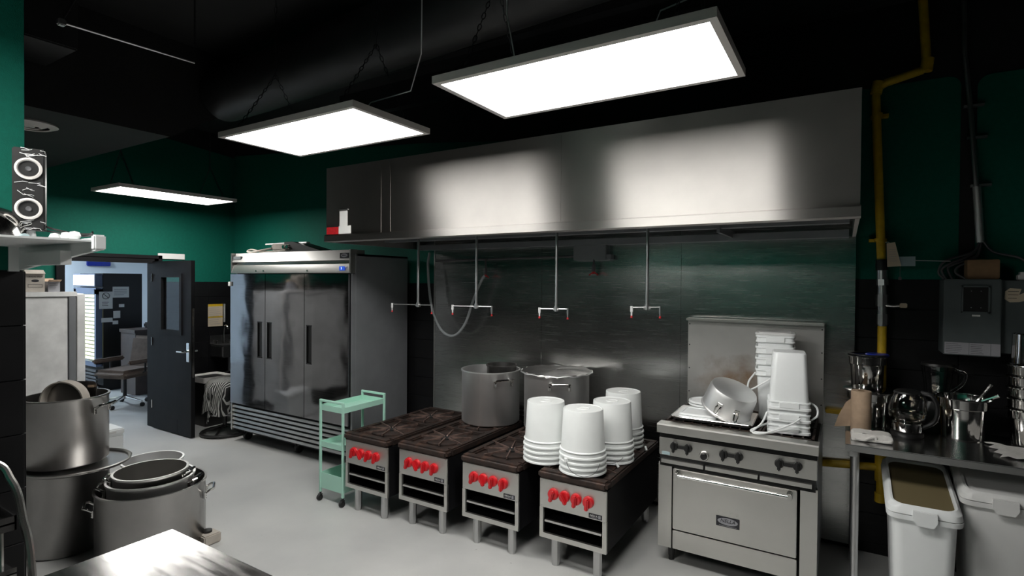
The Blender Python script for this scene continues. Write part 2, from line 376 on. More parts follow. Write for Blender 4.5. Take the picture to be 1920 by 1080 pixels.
# ------------------------------------------------------------------ doorway, door, office beyond
tr = struct(MB().box(-5.0, -4.82, -1.93, -1.885, 0, 2.09).box(-5.0, -4.82, -.985, -.93, 0, 2.09).box(-5.0, -4.82, -1.93, -.93, 2.03, 2.09).box(-4.84, -4.81, -1.965, -1.92, 0, 2.12).box(-4.84, -4.81, -.94, -.9, 0, 2.12).box(-4.84, -4.81, -1.965, -.9, 2.085, 2.125), 'trim_1', 'black', 'black frame around the open office doorway', 'door frame')
d1 = thing('door_1', 'black office door standing open with a small glazed window', 'door', (-4.83, -.985, 0), .0, kind='structure')
# leaf built as four boards round the window opening; local x away from hinge
MB().box(0, .2, -.022, .022, .01, 2.05).box(.68, .88, -.022, .022, .01, 2.05).box(.2, .68, -.022, .022, .01, 1.2).box(.2, .68, -.022, .022, 1.88, 2.05).build('leaf', 'black', d1)
MB().box(.19, .235, -.034, .034, 1.18, 1.9).box(.645, .69, -.034, .034, 1.18, 1.9).box(.235, .645, -.034, .034, 1.18, 1.225).box(.235, .645, -.034, .034, 1.855, 1.9).build('window_frame', 'black', d1)
MB().box(.235, .645, -.004, .004, 1.225, 1.855).build('pane', 'pane', d1)
h = MB().box(.79, .85, -.03, .03, .88, 1.1, .004).build('handle_plate', 'chrome', d1)
MB().tube([(.82, -.025, 1.0), (.82, -.075, 1.0), (.81, -.085, 1.0), (.69, -.08, .995)], .011, 10).tube([(.82, .025, 1.0), (.82, .075, 1.0), (.69, .08, .995)], .011, 10).build('handle', 'chrome', h)
MB().box(.876, .883, -.012, .012, .7, 1.5).build('edge_strip', 'chrome', d1)
for z in (.25, 1.02, 1.8): MB().cyl((-.004, -.026, z), (-.004, -.026, z+.1), .008, n=8).build('hinge', 'chrome', d1)
MB().box(.3, .58, -.0235, -.022, .02, .18).build('kick_plate', 'black', d1)
struct(MB().box(-9.8, -9.65, -4.2, 1.6, 0, 2.95), 'wall_office', 'bluewall', 'pale blue far wall of the office beyond the doorway')
struct(MB().box(-9.8, -4.97, 1.45, 1.6, 0, 2.95), 'wall_office_side', 'bluewall', 'pale side wall of the office beyond the doorway')
struct(MB().box(-9.8, -4.97, -4.2, -4.05, 0, 2.95), 'wall_office_end', 'bluewall', 'pale wall closing the office on the window side')
struct(MB().box(-9.8, -4.97, -4.2, 1.6, 2.9, 3.0), 'ceiling_office', 'bluewall', 'pale ceiling of the office beyond the doorway', 'ceiling')

# ------------------------------------------------------------------ lamps
def chain(mb, a, b, n):
    a, b = Vector(a), Vector(b); d = (b-a)/n; u = d.normalized(); s1 = u.orthogonal().normalized(); s2 = u.cross(s1)
    for i in range(n):
        c = a+d*(i+.5); s = s1 if i % 2 else s2; L = d.length*.62
        mb.tube([c+u*L*math.cos(t)+s*.008*math.sin(t) for t in [2*PI*k/8 for k in range(8)]], .0022, 4, closed=True)
def panel(loc, lx, ly, label, mat='led', hang=.55, alongx=True):
    t = thing('light_panel', label, 'lamp', loc, group='hanging light panels')
    f = .028
    MB().box(0, lx, 0, f, -.004, .03).box(0, lx, ly-f, ly, -.004, .03).box(0, f, f, ly-f, -.004, .03).box(lx-f, lx, f, ly-f, -.004, .03).build('frame', 'frame', t)
    MB().box(f, lx-f, f, ly-f, 0.0, .004).build('diffuser', mat, t)
    MB().box(f, lx-f, f, ly-f, .022, .03).build('back_plate', 'frame', t)
    if hang:
        zc = 3.8-loc[2]
        for e in (.12, .88):
            m = MB()
            if alongx: top = (lx*e, ly*.5, hang); chain(m, (lx*e, .03, .03), top, 16); chain(m, (lx*e, ly-.03, .03), top, 16); chain(m, top, (lx*e, ly*.5, zc), 14)
            else: top = (lx*.5, ly*e, hang); chain(m, (.03, ly*e, .03), top, 16); chain(m, (lx-.03, ly*e, .03), top, 16); chain(m, top, (lx*.5, ly*e, zc), 14)
            m.build('chain', 'chain', t)
    return t
L1 = panel((.8588, -2.514, 2.7115), 1.2, .6, 'large bright light panel hanging in front of the extractor hood')
L2 = panel((-.909, -2.453, 2.722), 1.2, .6, 'bright light panel hanging in the middle above the floor pots', hang=.45)
L3 = panel((-4.176, -1.889, 2.735), .6, 1.2, 'bright light panel hanging near the office doorway', hang=.4, alongx=False)
for q, (pts, par) in enumerate((([(1.7, -2.2, 2.742), (1.78, -2.2, 2.93), (2.6, -2.15, 3.1), (3.3, -2.15, 3.8)], L1), ([(1.15, -2.25, 2.742), (1.05, -2.2, 3.1), (1.05, -2.2, 3.8)], L1), ([(-.1, -2.1, 2.752), (.05, -2.1, 2.877), (.359, -2.1, 2.89), (.435, -2.1, 3.08), (.44, -2.1, 3.8)], L2))):
    MB().tube(pts, .0035, 6).build('supply_wire', 'wire', par, True)
panel((.25, -5.15, 2.7115), .6, 1.2, 'unseen light panel assumed beside the viewer over the prep table', alongx=False)  # out of view, assumed from the bright left wall and placed to light it
panel((-9.3, -1.9, 2.8), 1.2, .6, 'added light panel lighting the office beyond the doorway', 'ledcool', 0)  # added panel, stands in for daylight in the office

# ================================================================== EXTRACTOR HOOD
HX0, HX1, HY, HZ0, HZ1 = -1.36, 2.485, -1.25, 2.16, 2.775
hd = thing('extractor_hood', 'long stainless steel extractor hood above the cooking line', 'hood', (.56, -.62, HZ0))
segs = [HX0, -.62, .87, HX1]
for a, b in zip(segs, segs[1:]): MB().box(a, b-.0015, HY, HY+.02, HZ0+.055, HZ1).build('front_panel', 'hood', hd, True)
for x in (-.72, -.62): MB().box(x-.004, x+.004, HY-.0035, HY, HZ0+.06, HZ1-.02).build('seam', 'hood', hd, True)
MB().prism([(HY-.014, HZ0+.06), (HY-.022, HZ0+.052), (HY-.022, HZ0+.004), (HY-.014, HZ0), (HY+.05, HZ0), (HY+.05, HZ0+.012), (HY+.02, HZ0+.06)], 'x', HX0-.003, HX1+.003).build('bottom_lip', 'hood', hd, True)
for a, b in ((HX0, HX0+.02), (HX1-.02, HX1)): MB().box(a, b, HY+.02, .05, HZ0, HZ1).build('end_panel', 'hood', hd, True)
MB().box(HX0, HX1, HY, .05, HZ1, HZ1+.015).build('top_panel', 'hood', hd, True)
MB().box(HX0+.02, HX1-.02, .02, .05, HZ0+.03, HZ1).build('back_panel', 'fridgeside', hd, True)
# baffle filters leaning on a gutter, each with its own vanes
gx0, gx1 = HX0+.1, HX1-.1; nf = 7; fw_ = (gx1-gx0)/nf
Rf = Matrix.Translation((0, -.55, HZ0+.09)) @ Matrix.Rotation(math.radians(48), 4, 'X')
for i in range(nf):
    f = bpy.data.objects.new('baffle_filter', None); COL.objects.link(f); f.parent = hd; f.location = Vector((gx0+i*fw_, 0, 0))-hd.location
    mb = MB(); mb.box(0, fw_-.006, 0, .02, -.01, .04, 0, mat=Rf).box(0, fw_-.006, .44, .46, -.01, .04, 0, mat=Rf).box(0, .015, 0, .46, -.01, .04, mat=Rf).box(fw_-.021, fw_-.006, 0, .46, -.01, .04, mat=Rf)
    mb.build('filter_frame', 'fridgeside', f)
    mb = MB(); k = 0
    while .02+k*.045+.028 < fw_-.02: mb.box(.02+k*.045, .048+k*.045, .0, .46, .0, .012, mat=Rf); k += 1
    mb.build('vane', 'fridgeside', f); MB().box(.01, fw_-.012, 0, .46, .03, .035, mat=Rf).build('backing', 'void', f)
MB().box(gx0-.06, gx1+.06, -.6, -.52, HZ0+.04, HZ0+.075).build('gutter', 'fridgeside', hd, True)
MB().box(gx0-.06, gx1+.06, -.13, -.02, HZ0-.01, HZ0+.04).build('rear_gutter', 'fridgeside', hd, True)
MB().box(1.7, 1.72, -.62, -.02, HZ0+.01, HZ0+.06).build('bracket', 'fridgeside', hd, True)
# stickers on the hood (flat print stuck to it)
st = MB().box(-1.375+.02, -1.21, HY-.0015, HY, 2.225, 2.285).build('red_sticker', 'redlabel', hd, True)
st2 = MB().box(-1.205, -1.06, HY-.0018, HY, 2.225, 2.29).build('white_sticker', 'paper', hd, True)
st3 = MB().box(-1.195, -1.1, HY-.0015, HY, 2.29, 2.415).build('white_sticker', 'paper', hd, True)
def lines(par, x0, x1, z0, z1, n, y, mat='greyprint', th=.0022, world=True, face='-y'):
    m = MB()
    for i in range(n):
        z = z1-(z1-z0)*(i+.5)/n; e = x1-(x1-x0)*random.uniform(0, .3)
        if face == '-y': m.box(x0, e, y-.0004, y, z-th/2, z+th/2)
        else: m.box(y, y+.0004, x0, e, z-th/2, z+th/2)
    return m.build('print', mat, par, world)
lines(st3, -1.185, -1.11, 2.3, 2.405, 9, HY-.0015); lines(st2, -1.165, -1.07, 2.232, 2.28, 4, HY-.0018)
MB().cyl((-1.183, HY-.0018, 2.255), (-1.183, HY-.0022, 2.255), .012, n=4).build('green_mark', 'green', st2, True)
MB().tube([(-1.2, HY-.004, 2.425), (-1.09, HY-.004, 2.425)], .004, 6).build('sticker_clip', 'galv', hd, True)

# ================================================================== STOCK-POT STOVES
SW = .46
def make_stove():
    t = thing('stock_pot_stove', '', 'stove', group='low stock pot stoves')
    D = 1.05
    MB().box(0, .014, .016, D, .182, .566).build('side_panel', 'black', t); MB().box(SW-.014, SW, .016, D, .182, .566).build('side_panel', 'black', t)
    MB().box(.014, SW-.014, D-.012, D, .182, .566).build('back_panel', 'black', t)
    MB().box(.014, SW-.014, .05, D-.012, .186, .194).build('bottom_tray', 'black', t)
    fp = MB().box(0, SW, 0, .016, .377, .5637, .003).build('front_panel', 'ovensteel', t)
    for x, z in ((.015, .552), (SW-.015, .552), (.015, .39), (SW-.015, .372)): MB().cyl((x, -.002, z), (x, 0, z), .005, n=8).build('screw', 'galv', fp)
    MB().box(0, .026, 0, .018, .182, .377).build('post', 'ovensteel', t); MB().box(SW-.026, SW, 0, .018, .182, .377).build('post', 'ovensteel', t)
    MB().box(.0, SW, -.001, .018, .182, .214).build('bottom_rail', 'ovensteel', t)
    tray = MB().box(.032, SW-.032, .03, D-.06, .284, .289).build('drip_tray', 'black', t)
    MB().box(.034, SW-.034, .004, .03, .284, .298, .002).build('tray_edge', 'steel', tray)
    MB().box(.026, .04, .008, .02, .284, .294).build('tray_stop', 'blackpl', tray)
    for x in (.095, SW-.075):
        for y in (.05, D-.06):
            m = MB(); m.cyl((x, y, .182), (x, y, .02), .029, n=8).cyl((x, y, .02), (x, y, 0), .027, .023, n=8); m.build('leg', 'galv', t)
    kn = None
    for i, fx in enumerate((.22, .39, .565, .745)):
        if kn is None:
            m = MB(); Rk = Matrix.Rotation(PI/2, 4, 'X')
            m.lathe([(0, .024), (.032, .022), (.036, .012), (.037, 0), (.0, 0)], n=20, mat=Rk)
            m.box(-.012, .012, -.046, -.02, -.043, .03, .006, 2)
            kn = m.build('knob', 'red', t); k = kn
        else: k = kn.copy(); COL.objects.link(k); k.parent = t
        k.location = (SW*fx, 0, .478)
        k.rotation_euler = (0, (.25, -.5, .1, .05)[i], 0)
    b = MB().box(.345, .432, -.0025, 0, .385, .414).build('badge', 'print', t); text('NELLA', .017, (.376, -.0029, .4015), 'paper', b, shear=.25); MB().box(.352, .4, -.003, -.0025, .3895, .3915).box(.408, .424, -.003, -.0025, .39, .41).build('badge_mark', 'greyprint', b)
    # cast top: rim bars round two recessed burner wells
    m = MB(); z0, z1 = .566, .622
    m.box(-.008, SW+.008, -.022, .06, z0, z1, .016, 3).box(-.008, SW+.008, D-.06, D, z0, z1, .01).box(-.008, .05, .05, D-.05, z0, z1, .01).box(SW-.05, SW+.008, .05, D-.05, z0, z1, .01).box(.04, SW-.04, .5, .55, z0, z1, .008)
    m.box(.04, SW-.04, .05, D-.05, z0+.002, z0+.034)
    top = m.build('cast_top', 'iron', t)
    for cy in (.28, .775):
        g = bpy.data.objects.new('burner', None); COL.objects.link(g); g.parent = t; g.location = (SW/2, cy, 0)
        MB().lathe([(.052, .602), (.06, .612), (.165, .617), (.175, .612), (.175, .6)], n=24).build('grate_dish', 'iron', g)
        MB().lathe([(0, .6185), (.05, .6185), (.05, .598), (0, .598)], n=16).build('burner_hole', 'void', g)  # solid black disc painting in the dark of the opening
        fin = None
        for k in range(8):
            if fin is None:
                m = MB(); m.prism([(.02, .598), (.185, .606), (.2, .612), (.2, .626), (.03, .626), (.02, .616)], 'y', -.0045, .0045); fin = m.build('grate_fin', 'fin', g); f = fin
            else: f = fin.copy(); COL.objects.link(f); f.parent = g
            f.rotation_euler = (0, 0, PI/8+k*PI/4); f.scale = (1.18 if k % 2 else 1, 1, 1)
    return t
s0 = make_stove()
SL = ['rusty low stock pot stove with red knobs beside the mint trolley', 'low stock pot stove, second from the mint trolley, carrying the open pot', 'low stock pot stove, third from the mint trolley, with the lidded pot at its rear',
      'low stock pot stove next to the tall oven, covered with upturned pails']
for i, (x, y) in enumerate(((-.973, -1.374), (-.439, -1.327), (.144, -1.308), (.752, -1.2855))):
    s = s0 if i == 0 else copy_tree(s0)
    s.location = (x, y, 0); s['label'] = SL[i]

# ================================================================== OVEN RANGE
ov = thing('oven_range', 'tall stainless gas range with oven door and black knobs', 'oven', (1.395, -.8314, 0))
W = .914; D = .77
MB().box(.0, .086, 0, .03, .107, .655).build('corner_post', 'ovensteel', ov); MB().box(.826, W, 0, .03, .107, .655).build('corner_post', 'ovensteel', ov)
MB().box(0, .012, .03, D, .107, .87).build('side_panel', 'black', ov); MB().box(W-.012, W, .03, D, .107, .87).build('side_panel', 'fridgeside', ov)
MB().box(.012, W-.012, .06, D, .107, .84).build('body', 'void', ov)
cp = MB().box(.004, W-.004, -.006, .06, .71, .824, .003).build('control_panel', 'ovensteel', ov)
MB().box(.005, W-.005, -.002, .06, .824, .862).build('shadow_gap', 'void', ov)
MB().prism([(-.04, .862), (.06, .862), (.06, .92), (-.034, .92), (-.042, .912)], 'x', -.003, W+.003).build('front_ledge', 'ovensteel', ov)
MB().box(.01, W-.01, -.003, .05, .64, .71).build('slot', 'void', ov)
for a, b in ((.02, .285), (.298, .6), (.612, .885)): MB().prism([(-.016, .662), (-.004, .658), (.02, .658), (.02, .69), (-.004, .69), (-.016, .686)], 'x', a, b).build('crumb_tray_front', 'ovensteel', ov)
dr = MB().box(.1, .81, -.022, .03, .244, .638, .004).build('oven_door', 'ovensteel', ov)
hb = MB().tube([(.13, -.075, .612), (.78, -.075, .612)], .0125, 14).build('handle', 'chrome', dr)
for x in (.135, .775): MB().box(x-.014, x+.014, -.09, -.02, .592, .634, .006).build('handle_bracket', 'steel', dr)
bd = MB().box(.368, .504, -.0245, -.0215, .335, .398, .002).build('badge', 'print', dr)
m = MB(); m.lathe([(0, .0262), (.03, .0262), (.03, .0245), (0, .0245)], n=28, mat=Matrix.Translation((.436, 0, .37)) @ Matrix.Diagonal((1.95, 1, .72, 1)) @ Matrix.Rotation(PI/2, 4, 'X')); m.build('oval', 'greyprint', bd)
text('NELLA', .03, (.436, -.027, .373), 'print', bd, shear=.25)
MB().box(.385, .487, -.0252, -.0245, .3405, .343).build('badge_line', 'greyprint', bd)
text('Sun Fire', .04, (.43, -.0228, .42), 'ovensteel', dr, ext=.0016, shear=.3)
MB().box(.098, .812, -.012, .03, .112, .232, .003).build('kick_panel', 'ovensteel', ov)
for x in (.07, W-.07):
    for y in (.07, D-.08): MB().cyl((x, y, .107), (x, y, .03), .022, .02, n=10).cyl((x, y, .03), (x, y, 0), .017, n=10).build('leg', 'blackpl', ov)
Rk = Matrix.Rotation(PI/2, 4, 'X')
for x0_, x1_ in ((.103, .19), (.405, .492), (.716, .81)):
    for x in (x0_, x1_):
        m = MB(); m.lathe([(0, .026), (.022, .025), (.026, .012), (.027, 0), (0, 0)], n=16, mat=Rk); m.box(-.009, .009, -.044, -.02, -.036, .034, .006, 2)
        k = m.build('knob', 'blackpl', ov); k.location = (x, -.006, .778)
    MB().box(x0_, x1_, -.022, -.006, .768, .79, .003).build('knob_bridge', 'blackpl', ov)
k = MB().lathe([(0, .02), (.026, .02), (.031, .012), (.031, 0), (0, 0)], n=24, mat=Rk).build('dial', 'chrome', ov); k.location = (.29, -.006, .748)
MB().lathe([(0, .036), (.018, .035), (.021, .02), (0, .02)], n=20, mat=Rk).build('dial_knob', 'blackpl', k)
MB().box(.022, .075, -.0075, -.006, .714, .734).build('blue_plate', 'bluetag', ov)
# cooktop with open grates
MB().box(.012, W-.012, .06, D-.05, .84, .88).build('burner_pan', 'void', ov)
for i in range(3):
    for j in range(2):
        x0_, y0_ = .02+i*.292, .07+j*.31; m = MB()
        m.box(x0_, x0_+.285, y0_, y0_+.014, .9, .922).box(x0_, x0_+.285, y0_+.286, y0_+.3, .9, .922).box(x0_, x0_+.014, y0_, y0_+.3, .9, .922).box(x0_+.271, x0_+.285, y0_, y0_+.3, .9, .922)
        for q in range(4): m.box(x0_+.05+q*.057, x0_+.06+q*.057, y0_, y0_+.3, .905, .924)
        m.box(x0_, x0_+.02, y0_, y0_+.02, .88, .9).box(x0_+.265, x0_+.285, y0_+.28, y0_+.3, .88, .9)
        m.build('grate', 'iron', ov)
bg = MB().box(0, W, D-.02, D+.01, .86, 1.55).build('back_guard', 'burnt', ov)
MB().box(-.002, W+.002, D-.09, D+.01, 1.55, 1.568, .004).build('guard_lip', 'ovensteel', bg)
for x in (.012, W-.012):
    for z in (1.0, 1.18, 1.36, 1.52): MB().cyl((x, D-.022, z), (x, D-.019, z), .005, n=8).build('screw', 'blackpl', bg)

# ================================================================== REFRIGERATOR
FX0, FX1 = -3.523, -1.559
fr = thing('refrigerator', 'large three-door stainless refrigerator beside the cooking wall', 'refrigerator', ((FX0+FX1)/2, -.37, 0))
FT = 2.13
MB().box(FX0+.02, FX1-.015, -.72, -.02, .13, 2.0).build('body', 'void', fr, True)
MB().box(FX1-.015, FX1, -.735, -.02, .12, 2.09).build('side_panel', 'fridgeside', fr, True); MB().box(FX0, FX0+.02, -.735, -.02, .12, 2.09).build('side_panel', 'fridgeside', fr, True)
MB().box(FX0, FX1, -.72, -.02, 2.07, 2.09).build('top_panel', 'fridgeside', fr, True)
fy = -.79
hp = MB().prism([(fy-.004, 1.905), (fy-.004, 1.912), (fy+.02, 1.995), (fy+.05, 2.0), (fy+.05, 2.025), (fy, 2.03), (fy+.045, FT), (-.6, FT), (-.6, 1.905)], 'x', FX0+.012, FX1-.03).build('header_panel', 'fridgetop', fr, True)
for a, b in ((FX0-.004, FX0+.02), (FX1-.035, FX1-.012)): MB().box(a, b, fy-.003, -.7, 1.905, FT+.002, .003).build('header_end', 'fridgetop', fr, True)
bd = MB().box(FX1-.17, FX1-.05, fy+.005, fy+.03, 2.05, 2.1).build('badge', 'print', hp, False)
bd.parent = fr; bd.location = -fr.location; 
m = MB().lathe([(0, .0), (.03, .0), (.03, -.003), (0, -.003)], n=24, mat=Matrix.Translation((FX1-.11, fy+.004, 2.075)) @ Matrix.Diagonal((1.5, 1, .6, 1)) @ Matrix.Rotation(PI/2, 4, 'X')); o = m.build('oval', 'greyprint', bd)
text('NELLA', .018, (FX1-.11, fy+.0, 2.076), 'print', bd)
ds = MB().box(FX1-.17, FX1-.1, fy-.003, fy+.002, 1.93, 1.97).build('display', 'display', fr, True)
text('3', .03, (FX1-.14-fr.location.x, fy-.0035-fr.location.y, 1.95), 'displaytext', ds)
lp = MB().box(FX0+.03, FX0+.17, fy+.008, fy+.03, 2.06, 2.095).build('maker_plate', 'fridgeside', fr, True)
lines(lp, FX0+.045, FX0+.155, 2.065, 2.09, 3, fy+.008)
for x in (-3.05, -2.92, -2.2): MB().cyl((x, fy, 1.93), (x, fy-.006, 1.93), .009, n=10).build('keyhole', 'chrome', fr, True)
dw = (FX1-FX0-.03)/3; z0_, z1_ = .44, 1.895
for i in range(3):
    a = FX0+.004+i*dw; b = a+dw-.008
    ha, hb_ = ((b-.13, b-.05), (a+.03, a+.11), (a+.03, a+.11))[i]; hz0, hz1 = 1.0, 1.37
    m = MB(); y0_, y1_ = -.8, -.745      # door slab with a real pocket for the handle
    m.box(a, ha, y0_, y1_, z0_, z1_).box(hb_, b, y0_, y1_, z0_, z1_).box(ha, hb_, y0_, y1_, z0_, hz0).box(ha, hb_, y0_, y1_, hz1, z1_).box(ha, hb_, y1_-.01, y1_, hz0, hz1)
    bmesh.ops.remove_doubles(m.bm, verts=m.bm.verts[:], dist=.0001)
    dd = m.build('door', 'fridge', fr, True)
    MB().box(ha+.002, hb_-.002, -.785, -.757, hz0+.002, hz1-.002).box(ha, hb_, -.803, -.798, hz0-.012, hz0).box(ha, hb_, -.803, -.798, hz1, hz1+.012).build('handle_pocket', 'blackpl', dd, False).location = -fr.location
MB().box(FX1-.026, FX1-.002, -.775, -.72, .13, 1.9).build('door_post', 'fridgeside', fr, True)
for i in range(6):
    z = .155+i*.047
    MB().prism([(-.79, z), (-.778, z+.02), (-.768, z+.02), (-.768, z-.002), (-.785, z-.006)], 'x', FX0+.03, FX1-.03).build('grille_slat', 'fridgetop', fr, True)
MB().box(FX0+.01, FX1-.02, -.765, -.73, .13, .43).build('grille_back', 'void', fr, True)
MB().box(FX0+.005, FX0+.03, -.795, -.74, .13, .435).build('grille_end', 'fridgetop', fr, True)
for x in (FX0+.12, -2.5, FX1-.12):
    for y in (-.66, -.1):
        c = bpy.data.objects.new('caster', None); COL.objects.link(c); c.parent = fr; c.location = Vector((x, y, 0))-fr.location
        MB().box(-.03, .03, -.03, .03, .118, .13).box(-.026, -.02, -.025, .025, .05, .118).box(.02, .026, -.025, .025, .05, .118).build('fork', 'chrome', c)
        MB().cyl((-.018, 0, .048), (.018, 0, .048), .048, n=20).build('wheel', 'rubber', c)
MB().box(FX0-.012, FX0+.03, -.82, -.8, 1.76, 1.81, .004).build('door_sticker', 'paper', fr, True)

# ================================================================== POTS
def pot_parts(t, r, h, mat='pot', taper=.0, rim=.008, n=40, thick=.006, handles=((0, .8),), hs=1.0, hang=True, body='body'):
    """open pot, local base at z=0; handles = (angle, height fraction)"""
    rb = r-taper
    MB().lathe([(0, 0), (rb-.012, 0), (rb, .012), (r, h-.02), (r+rim, h-.012), (r+rim, h), (r-thick, h), (r-thick, h-.02), (rb-thick, .02), (0, .012)], n=n).build(body, mat, t, ang=50)
    for a, hf in handles:
        R = Matrix.Rotation(a, 4, 'Z'); m = MB(); w_ = .07*hs; z = h*hf; o = .05*hs
        P = [(r-.002, -w_, z-.02), (r+o*.6, -w_, z+.004), (r+o, -w_*.8, z+.008), (r+o, w_*.8, z+.008), (r+o*.6, w_, z+.004), (r-.002, w_, z-.02)]
        m.tube([R @ Vector(p) for p in P], .009*hs, 8)
        for s in (-w_, w_):
            m.box(r-.004, r+.006, s-.012, s+.012, z-.055, z-.005, .003, 1, mat=R)
        for s in (-w_, w_):
            for zz in (z-.047, z-.03): m.cyl(R @ Vector((r+.004, s, zz)), R @ Vector((r+.01, s, zz)), .005, n=8)
        m.build('handle', 'chrome', t)
def pot(name, label, cat, loc, r, h, rz=0, **k):
    t = thing(name, label, cat, loc, rz); pot_parts(t, r, h, **k); return t
CA = -2.2   # azimuth facing the viewer for the left-hand pots
pot('stock_pot', 'tall dark stock pot on the floor, bottom of the two-pot stack', 'pot', (-2.12, -2.805, 0), .236, .55, handles=((2.4, .82), (.8, .82)))
t = thing('pan_lid', 'flat round metal lid between the two stacked stock pots', 'lid', (-2.055, -2.765, .552))
MB().lathe([(0, 0), (.272, 0), (.29, .004), (.3, .012), (.302, .02), (.292, .02), (.28, .008), (0, .006)], n=48).build('disc', 'pot', t); MB().lathe([(.283, .012), (.3, .018), (.304, .024), (.296, .028), (.284, .02), (.283, .012)], n=48).build('rolled_rim', 'steel', t)
pot('stock_pot', 'tall stock pot standing on a lid, top of the two-pot stack', 'pot', (-2.12, -2.808, .5805), .236, .455, handles=((-2.2, .86), (.6, .86)))
# sieve hoop and baking sheet stuck in the upper pot
t = thing('sieve_hoop', 'wooden sieve hoop standing up inside the upper stock pot', 'sieve', (-2.14, -2.81, .9))
m = MB(); n = 40; A = Matrix.Rotation(.62, 4, 'Z')
ring_o = [(.145*math.cos(2*PI*k/n), .145*math.sin(2*PI*k/n)) for k in range(n)]; ring_i = [(.137*c/.145, .137*s/.145) for c, s in ring_o]
for k in range(n):
    j = (k+1) % n
    for (p, q, y) in (((ring_o[k]), (ring_o[j]), 0), ((ring_i[k]), (ring_i[j]), 0)):
        m.quad(A @ Vector((p[0], -.035, p[1])), A @ Vector((q[0], -.035, q[1])), A @ Vector((q[0], .035, q[1])), A @ Vector((p[0], .035, p[1])))
    for y in (-.035, .035): m.quad(A @ Vector((ring_o[k][0], y, ring_o[k][1])), A @ Vector((ring_o[j][0], y, ring_o[j][1])), A @ Vector((ring_i[j][0], y, ring_i[j][1])), A @ Vector((ring_i[k][0], y, ring_i[k][1])))
bmesh.ops.remove_doubles(m.bm, verts=m.bm.verts[:], dist=.0001); m.build('hoop', 'beigecard', t).location.z = .085
m = MB(); m.cyl(A @ Vector((0, .03, .085)), A @ Vector((0, .032, .085)), .138, n=32); m.build('mesh_screen', 'pot', t)
t = thing('baking_sheet', 'dull rounded baking sheet leaning upright behind the sieve hoop', 'baking sheet', (-2.19, -2.74, .605), .55)
m = MB(); L = [rrect(-.14, .14, .03, .5, .03, 0)]; 
def tilt(P, y): return [(p[0], y+p[1]*.06, p[1]) for p in P]
m.loft([tilt(L[0], 0), tilt(rrect(-.145, .145, .025, .505, .03, 0), -.012), tilt(rrect(-.135, .135, .035, .495, .03, 0), -.004)]); m.build('sheet', 'pot', t)
for x in (-.1, .1): MB().box(x-.02, x+.02, .02, .026, .46, .475).build('corner_wear', 'kraft', t)
pot('brazier_pot', 'wide low pot on the floor holding two smaller nested pots', 'pot', (-1.585, -2.515, 0), .318, .45, handles=((-2.0, .8), (1.0, .8)), hs=1.0)
pot('nested_pot', 'middle one of the three nested pots beside the worktop corner', 'pot', (-1.575, -2.525, .05), .252, .45, mat='potlight', handles=((-2.1, .93), (.75, .93)), taper=.02, hs=.9)
pot('nested_pot', 'innermost shiny pot of the three nested pots on the floor', 'pot', (-1.57, -2.53, .075), .214, .47, handles=((-2.15, .95), (.75, .95)), taper=.015, hs=.8, mat='steel')
t = pot('floor_pot', 'open pot on the floor behind the nested pots', 'pot', (-2.1, -2.27, 0), .2, .45, handles=((.3, .9),), mat='potlight')
t = thing('floor_block', 'small beige block on the floor behind the worktop corner', 'block', (-1.33, -2.27, 0)); MB().box(-.05, .05, -.06, .06, 0, .07, .008).build('block_body', 'beigecard', t); MB().cyl((-.02, 0, .07), (-.02, 0, .085), .03, n=14).build('knob_top', 'blackpl', t)
# pots on the stoves
pA = pot('stock_pot', 'open aluminium stock pot on the second stove with a smaller pot inside', 'pot', (-.2, -.44, .626), .252, .45, mat='potlight', handles=((-.55, .86), (2.6, .86)), hs=1.1)
pot('inner_pot', 'small pot standing inside the open stock pot on the second stove', 'pot', (-.14, -.36, .64), .13, .47, mat='pot', handles=())
pB = pot('stock_pot', 'dull stock pot with a foil-edged lid behind the upturned pails', 'pot', (.375, -.31, .626), .272, .465, mat='potlight', handles=((-1.02, .86), (2.1, .86)), hs=1.1)
t = thing('pot_lid', 'flat dented lid with crimped edge on the rear stock pot', 'lid', (.375, -.31, 1.0915))
m = MB(); n = 64; rows = []
for r_, z_ in ((0, .012), (.15, .012), (.27, .006), (.292, .003), (.298, -.008)):
    rows.append([(r_*math.cos(2*PI*k/n), r_*math.sin(2*PI*k/n), z_+(.004*math.sin(k*2.1)*(r_ > .28))+(.003*math.sin(k*.4+r_*9))) for k in range(n)])
for a_, b_ in zip(rows, rows[1:]):
    for k in range(n): m.quad(a_[k], a_[(k+1) % n], b_[(k+1) % n], b_[k])
bmesh.ops.remove_doubles(m.bm, verts=m.bm.verts[:], dist=.0002); m.build('lid_plate', 'pot', t)
m = MB(); m.tube([(.297*math.cos(2*PI*k/48), .297*math.sin(2*PI*k/48), -.003+.004*math.sin(k*1.7)) for k in range(48)], .006, 6, closed=True); m.build('crimped_edge', 'potlight', t)

# ================================================================== PAILS (upturned, four per stack)
def pail_mesh():
    m = MB(); r0, r1, h = .15, .128, .295; k = (r0-.006-r1)/h; t_ = .0014
    R = lambda z: r0-.006-k*z
    m.lathe([(0, h-.004), (.034, h-.004), (.036, h-.001), (.04, h-.001), (.042, h-.004), (r1-.012, h-.004), (r1-.008, h), (r1-.002, h-.001), (r1, h-.006), (R(.045), .045), (r0-.002, .042), (r0, .039), (R(.034)+.001, .034), (R(.012)+.001, .012), (r0+.003, .009), (r0+.004, 0), (r0-.003, 0), (R(0)-t_, .004), (R(.04)-t_, .04), (r1-t_, h-.012), (0, h-.012)], n=40)
    return m.mesh('pail', M['white'], 40)
pm = pail_mesh(); bail = None
names_ = {'A': 'standing between the third and fourth stoves', 'B': 'at the front of the fourth stove', 'C': 'in the middle of the fourth stove', 'D': 'at the back of the fourth stove'}
